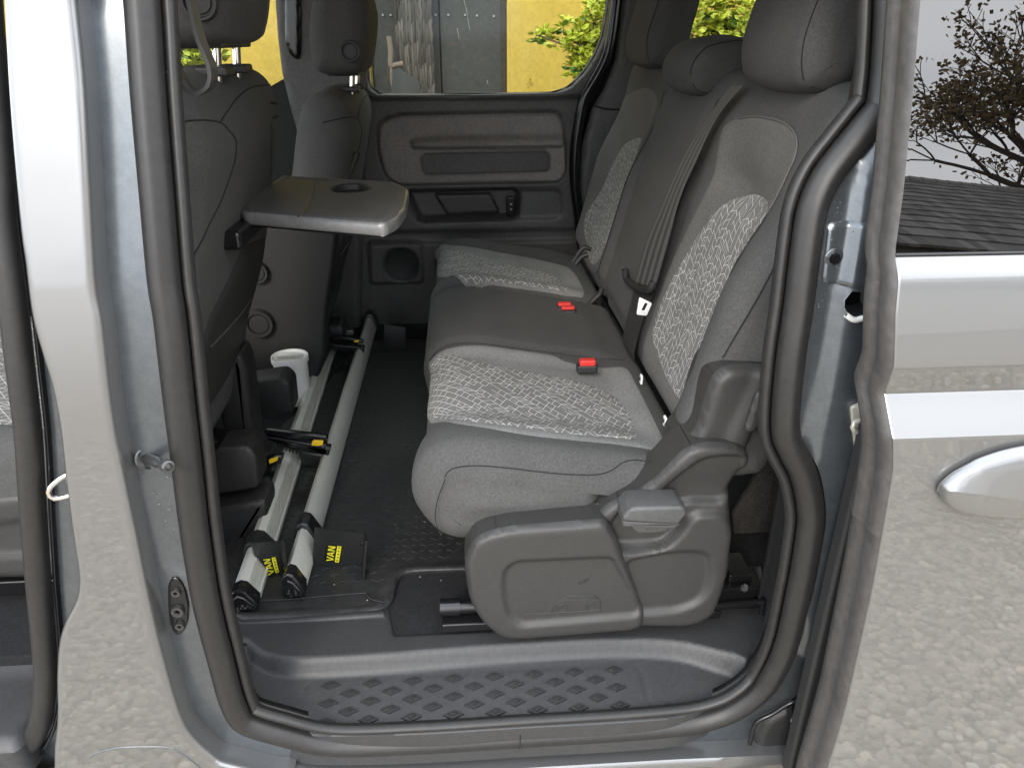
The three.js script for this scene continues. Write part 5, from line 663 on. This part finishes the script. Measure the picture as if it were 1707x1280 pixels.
// ---------- things on the floor ----------
{
  const t = thing('rubber_floor_mat', 'black rubber floor mat with raised chevron tread across the van floor', 'floor mat', [-.2, .44, -.8]);
  const edge = [[-.3814,-.2206],[-.2233,-.2181],[-.1693,-.2214],[-.1466,-.2297],[-.1333,-.249],[-.131,-.299],[-.1209,-.319],[-.0915,-.3219],[.004,-.3203]], L = [...rounded(edge, [.01, .02, .02, .03, .03, .03, .02, .02, .01], 4), [.02, -.40], [.05, -1.42], [-.33, -1.44], [-.40, -1.0], [-.45, -.90], [-.46, -.25]], rimF = sdf([L]);
  const m = mesh('sheet', relief([L], .008, (x, z, d) => rim(d, .003) + .0045 * smoothstep(d, -.014, -.008) - .003 * smoothstep(d, -.006, 0), (x, z, h) => V(x, .4445 + h, z), .006), M.mat, t);
  const seg = (a, b) => tube([V(a[0], 0, a[1]), V((a[0] + b[0]) / 2 , .0004, (a[1] + b[1]) / 2 - .0012), V(b[0], 0, b[1])], .0011, 4), g = mergeGeometries([seg([-.011, -.003], [0, .003]), seg([0, .003], [.011, -.003])]);
  const im = new THREE.InstancedMesh(g, M.mat, 2600), mm = new THREE.Matrix4(); let n = 0;
  for (let i = -14; i < 8; i++) for (let j = 0; j < 64; j++) { const x = i * .033 + (j & 1) * .0165, z = -.30 - j * .0185; if (rimF(x, z).d > -.03 || n >= 2600) continue; mm.makeTranslation(x + .2, .4446 - .44, z + .8); im.setMatrixAt(n++, mm); }
  im.count = n; im.name = 'tread_chevrons'; im.userData.kind = 'stuff'; im.castShadow = im.receiveShadow = true; t.add(im);
  mesh('border_crease', [tube([[-.3758,.4475,-.2592],[-.3184,.4475,-.2582],[-.2299,.4475,-.2639],[-.1801,.4475,-.2664]], .0012, 4), tube([[-.1801,.4475,-.2664],[-.1704,.4475,-.251],[-.1476,.4475,-.2407]], .0012, 4)], M.mat, t);
}
const font = await new FontLoader().loadAsync('fonts/droid/droid_sans_bold.typeface.json');
function labelTex() { // yellow lettering on the black bracket sticker
  const c = document.createElement('canvas'); c.width = 256; c.height = 256; const g = c.getContext('2d'); g.fillStyle = '#141413'; g.fillRect(0, 0, 256, 256); g.strokeStyle = '#55554f'; g.lineWidth = 3; g.strokeRect(6, 6, 244, 244);
  g.fillStyle = '#e9e02a'; g.textAlign = 'center'; g.textBaseline = 'middle'; g.save(); g.translate(128, 100); g.scale(1.02, 1.35); g.font = 'bold 92px sans-serif'; g.fillText('VAN', 0, 0); g.restore(); g.fillRect(30, 164, 196, 52); g.fillStyle = '#16160f'; g.font = 'bold 40px sans-serif'; 'GUARD'.split('').forEach((ch, i) => g.fillText(ch, 52 + i * 38, 192));
  const t = new THREE.CanvasTexture(c); t.colorSpace = THREE.SRGBColorSpace; t.anisotropy = 8; return t;
}
const sticker = S({ map: labelTex(), roughness: .45 });
// roof bars: ribbed aluminium extrusion, plastic ends, steel foot with sticker
function bar(name, label, a, b, w, h, ribs, turn) {
  const A = V(...a), B = V(...b), t = thing(name, label, 'roof bar', a, 'roof bars lying on the floor mat'), L = A.distanceTo(B), d = B.clone().sub(A).normalize(), q = new THREE.Quaternion().setFromUnitVectors(V(0, 0, -1), d);
  const fit = (g) => g.rotateZ(turn).applyQuaternion(q).translate(A.x, A.y, A.z);
  const prof = [[-w * .50, 0], [-w * .52, h * .5], [-w * .40, h * .85], [-w * .20, h], [w * .05, h * .92]]; if (ribs) for (let k = 0; k < 5; k++) { const x = w * (.08 + k * .075), y = h * (.90 - k * .13); prof.push([x, y], [x + w * .015, y - h * .07], [x + w * .045, y - h * .09], [x + w * .055, y - h * .03]); } prof.push([w * .5, h * .30], [w * .5, 0]);
  const al = (z0, z1, P = prof) => { const s = extr(P, z0, z1, 0); return fit(s); };
  mesh('extrusion', al(-L + .012, -.03), M.alu, t);
  const big = prof.filter((_, i) => i < 5 || i >= prof.length - 2).map(([x, y]) => [x * 1.03, y * 1.03]);
  mesh('end_cap', [fit(extr([[-w * .52, -.001], [-w * .53, h * .52], [-w * .41, h * .88], [-w * .2, h * 1.03], [w * .06, h * .95], [w * .51, h * .32], [w * .51, -.001]], -.032, -.002, .004, 3)), fit(extr([[-w * .46, .001], [-w * .46, h * .45], [-w * .2, h * .8], [w * .05, h * .7], [w * .44, h * .25], [w * .44, .001]], -.008, .0015, .003))], M.gloss, t);
  mesh('end_cap', fit(extr([[-w * .52, -.001], [-w * .53, h * .52], [-w * .41, h * .88], [-w * .2, h * 1.03], [w * .06, h * .95], [w * .51, h * .32], [w * .51, -.001]], -L, -L + .02, .003, 3)), M.alu, t);
  mesh('dust', [0, 1, 2, 3, 4, 5, 6, 7].map((k) => fit(new THREE.IcosahedronGeometry(rr(.0012, .0026), 0).translate(rr(-w * .2, w * .4), rr(.002, h * .35), .002))), M.feltPanel, t);
  return { t, fit, L, w, h };
}
const b1 = bar('roof_bar', 'ribbed aluminium roof bar nearest the front seats, its label bracket tipped over', [-.3748,.452,-.2313], [-.4085,.452,-1.3483], .043, .038, true, -.10);
const b2 = bar('roof_bar_001', 'smooth aluminium roof bar lying on the mat nearer the rear bench', [-.2999,.452,-.2576], [-.3014,.452,-1.5558], .036, .046, false, -.06);
function bracket2(B, along, P, thick, stickQuad, back) { // collar on the bar and a folded black steel foot
  const c = mesh('collar', [B.fit(extr([[-B.w * .62, -.001], [-B.w * .66, B.h * .6], [-B.w * .5, B.h * 1.05], [-B.w * .2, B.h * 1.22], [B.w * .10, B.h * 1.15], [B.w * .62, B.h * .45], [B.w * .62, -.001]], -along - .04, -along, .004, 3))], M.blackMetal, B.t);
  return c;
}
{ // feet: plates stand up from the mat, facing the doorway
  const foot = (B, along, Q, ret, S4) => {
    bracket2(B, along);
    const V4 = Q.map((p) => V(...p)), n = V4[1].clone().sub(V4[0]).cross(V4[3].clone().sub(V4[0])).normalize(); if (n.z < 0) n.negate();
    const quad = (P, th, nn) => { const f = P, k = P.map((p) => p.clone().addScaledVector(nn, -th)), pos = [], face = (a, b, c, d) => [a, b, c, a, c, d].forEach((p) => pos.push(p.x, p.y, p.z)); face(f[0], f[1], f[2], f[3]); face(k[3], k[2], k[1], k[0]); for (let i = 0; i < 4; i++) face(f[i], k[i], k[(i + 1) % 4], f[(i + 1) % 4]); const g = new THREE.BufferGeometry(); g.setAttribute('position', new THREE.Float32BufferAttribute(pos, 3)); g.computeVertexNormals(); return uvBox(g); };
    const r = ret.map((p) => V(...p)), rn = r[1].clone().sub(r[0]).cross(r[3].clone().sub(r[0])).normalize();
    const pl = mesh('foot_plate', [quad(V4, .003, n), quad(r, .003, rn)], M.blackMetal, B.t);
    mesh('plate_rivet', [0.25, .75].map((k) => { const p = V4[1].clone().lerp(V4[2], k).lerp(V4[0], .06); return lathe([[0, .003], [.003, .0025], [.0045, 0]], [p.x, p.y, p.z], [n.x, n.y, n.z], 12); }), M.gloss, pl);
    const s = S4.map((p) => V(...p).addScaledVector(n, .0006)), g = new THREE.BufferGeometry().setFromPoints([s[0], s[1], s[2], s[0], s[2], s[3]]); g.setAttribute('uv', new THREE.Float32BufferAttribute([0, 0, 0, 1, 1, 1, 0, 0, 1, 1, 1, 0].map((v) => v), 2)); g.computeVertexNormals(); mesh('sticker', g, sticker, pl);
  };
  // sticker corners in reading order: start of the baseline, above it, then the far end (the words run upwards)
  foot(b2, .13, [[-.2707,.5283,-.345],[-.1834,.5111,-.345],[-.1977,.4164,-.345],[-.2874,.427,-.345]], [...[-.1834,.5111,-.345].length ? [[-.1834,.5111,-.345], [-.1749,.5292,-.3], [-.1892,.4323,-.3], [-.1977,.4164,-.345]] : []], [[-.2324,.4454,-.345],[-.2666,.4527,-.345],[-.2564,.4981,-.345],[-.2217,.4911,-.345]]);
  foot(b1, .12, [[-.3768,.517,-.325],[-.3274,.5169,-.325],[-.3219,.4322,-.325],[-.3667,.424,-.325]], [[-.3274,.5169,-.325], [-.3102,.5463,-.29], [-.31,.4865,-.29], [-.3219,.4322,-.325]], [[-.3312,.4486,-.325],[-.3618,.4371,-.325],[-.368,.4872,-.325],[-.3339,.4905,-.325]]);
  const far = [[-.24,.5256,-1.36],[-.1768,.5125,-1.36],[-.1823,.423,-1.36],[-.2474,.4249,-1.36]]; mesh('foot_plate', extr(far.map((p) => [p[0], p[1]]), -1.364, -1.358, .001), M.blackMetal, b2.t); mesh('collar', b2.fit(extr([[-.024, -.001], [-.026, .03], [-.012, .056], [.006, .054], [.024, .02], [.024, -.001]], -b2.L + .02, -b2.L + .055, .004)), M.blackMetal, b2.t);
}
{ // clamp arms folded across the bars
  const arm = (B, P, Y, yq, nm) => { const a = mesh(nm, [extr(rounded(P[0], .003), P[1] - .012, P[1] + .012, .003), extr(rounded(P[2], .003), P[1] - .006, P[1] + .010, .002)], M.gloss, B.t); mesh('release_tab', extr(rounded(yq, .002), P[1] + .011, P[1] + .0145, .001), M.yellow, a); return a; };
  arm(b2, [[[-.422,.5463],[-.4172,.5361],[-.3568,.5104],[-.3433,.4966],[-.2985,.4903],[-.2913,.5108],[-.3405,.5215],[-.2995,.5169]], -.66, [[-.4241,.5579],[-.4163,.5605],[-.2959,.5387],[-.2958,.5285],[-.4218,.5478]]], 0, [[-.3271,.5309],[-.3241,.5351],[-.3034,.5329],[-.3057,.5228],[-.3147,.5203],[-.3293,.5223]], 'clamp_arm');
  const ribs = []; for (let k = 0; k < 9; k++) { const p = [[-.4091,.5314],[-.357,.5089]]; ribs.push(rbox(lerp(p[0][0], p[1][0], k / 8) - .0015, lerp(p[0][1], p[1][1], k / 8) - .010, -.668, lerp(p[0][0], p[1][0], k / 8) + .0015, lerp(p[0][1], p[1][1], k / 8) + .002, -.646, .001)); } mesh('grip_rib', ribs, M.plasticDark, b2.t);
  mesh('arm_foot', extr(rounded([[-.3609,.5105],[-.2971,.4962],[-.2975,.4679],[-.3539,.4747]], .006), -.68, -.645, .004), M.blackMetal, b2.t);
  arm(b2, [[[-.4259,.5262],[-.3669,.5118],[-.2867,.5004],[-.2918,.4801],[-.3525,.4855],[-.4239,.5134]], -1.25, [[-.4144,.5387],[-.3378,.533],[-.2883,.5207],[-.289,.5133],[-.3658,.5228]]], 0, [[-.3149,.5237],[-.2997,.5251],[-.3004,.5178],[-.3138,.5182]], 'clamp_arm');
  arm(b1, [[[-.4292,.5169],[-.4013,.5271],[-.377,.529],[-.3813,.5149],[-.4116,.5047]], -.60, [[-.4308,.5227],[-.4161,.5249],[-.4157,.5192],[-.4292,.5169]]], 0, [[-.4043,.5249],[-.4015,.5276],[-.3842,.5325],[-.3865,.5242],[-.4031,.5164]], 'clamp_arm');
  mesh('bolt', [cyl([-.3749,.5271,-1.34], [-.377,.5064,-1.34], .008), rbox(-.36, .50, -1.36, -.33, .515, -1.34, .003)], M.steel, b2.t);
}
{ // white tub
  const at = [-.4409,.452,-.9966], q = at.slice(); q[2] -= .012;
  const t = thing('plastic_tub', 'white plastic tub with a lid standing behind the front seats', 'tub', q);
  const H = .126, R = .043;
  mesh('body', lathe([[0, 0], [R * .90, 0], [R * .93, .003], [R * .98, H * .86], [R * 1.0, H * .92]], q, [0, 1, 0], 48), M.white, t);
  mesh('lid', lathe([[R * 1.01, H * .88], [R * 1.06, H * .885], [R * 1.07, H * .97], [R * 1.05, H], [R * .99, H * .995], [R * .94, H * .955], [0, H * .955]], q, [0, 1, 0], 48), M.white, t);
  const c = document.createElement('canvas'); c.width = 256; c.height = 128; const g = c.getContext('2d'); g.fillStyle = '#c3c3bd'; g.fillRect(0, 0, 256, 128); g.strokeStyle = '#2b2b2b'; g.lineWidth = 6; g.lineJoin = 'round'; g.beginPath(); g.moveTo(20, 70); [[34, 50], [40, 76], [60, 46], [66, 78], [82, 52], [86, 76], [104, 48], [112, 80], [126, 56], [138, 74], [156, 44], [160, 80], [178, 58], [200, 70], [232, 54]].forEach((p) => g.lineTo(...p)); g.stroke(); g.lineWidth = 3; g.beginPath(); g.moveTo(30, 92); g.lineTo(220, 88); g.stroke();
  const mk = new THREE.CanvasTexture(c); mk.colorSpace = THREE.SRGBColorSpace;
  mesh('lid_writing', new THREE.PlaneGeometry(.066, .030).rotateX(-Math.PI / 2).rotateY(.12).translate(q[0], q[1] + H * .955 + .0008, q[2]), S({ map: mk, roughness: .4 }), t);
}
// crumbs and water spots
{
  const g = new THREE.IcosahedronGeometry(1, 0), P = [...[[-.2366,.449,-.2898],[-.0883,.449,-.4604],[-.1758,.449,-.2467],[.0042,.449,.0438],[-.1298,.449,-.0393],[-.0278,.449,-.117]], ...[[-.0905,.448,-.2997],[-.0538,.448,-.2878]]];
  const im = new THREE.InstancedMesh(g, S({ color: rgb(.4, .39, .36), roughness: .9 }), 34), o = new THREE.Object3D(); for (let i = 0; i < 34; i++) { const p = i < P.length ? P[i] : [rr(-.3, 0), .4485, rr(-1.1, -.25)]; o.position.set(...p); o.position.y = i < 3 || i >= 6 ? .4485 : .399; const s = i < P.length ? .0010 : rr(.0003, .0007); o.scale.set(s * 1.5, s * .6, s); o.rotation.y = rr(0, 6); o.updateMatrix(); im.setMatrixAt(i, o.matrix); }
  im.name = 'crumbs'; im.userData.kind = 'stuff'; scene.add(tag(im, 'pale crumbs of dirt on the floor mat and sill', 'dirt'));
  const dr = new THREE.SphereGeometry(1, 8, 5, 0, Math.PI * 2, 0, Math.PI / 2).rotateX(Math.PI / 2), dm = new THREE.InstancedMesh(dr, PH({ color: rgb(.2, .22, .24), roughness: .1, metalness: .5, clearcoat: 1 }), 420);
  for (let i = 0; i < 420; i++) { let x, y, z; if (i < 250) { y = rr(.72, 1.3); const e = linT([[.72, -.380], [.93, -.372], [1.07, -.356], [1.33, -.318]], y); x = e + rr(.006, .042); z = bodyZ(y) - .0355; } else { y = rr(1.0, 1.2); x = rr(.392, .43); z = jz(x, y) + (bracketF(x, y).d < 0 ? .004 : 0); } const s = rr(.0003, .0007) * (rnd() < .1 ? 1.6 : 1); o.position.set(x, y, z + .85 - .85); o.rotation.set(0, 0, 0); o.scale.set(s, s, s * .5); o.updateMatrix(); dm.setMatrixAt(i, o.matrix); }
  dm.name = 'water_droplets'; dm.userData.kind = 'stuff'; scene.add(tag(dm, 'fine water droplets on the painted door frame', 'water'));
}
renderer.render(scene, camera);
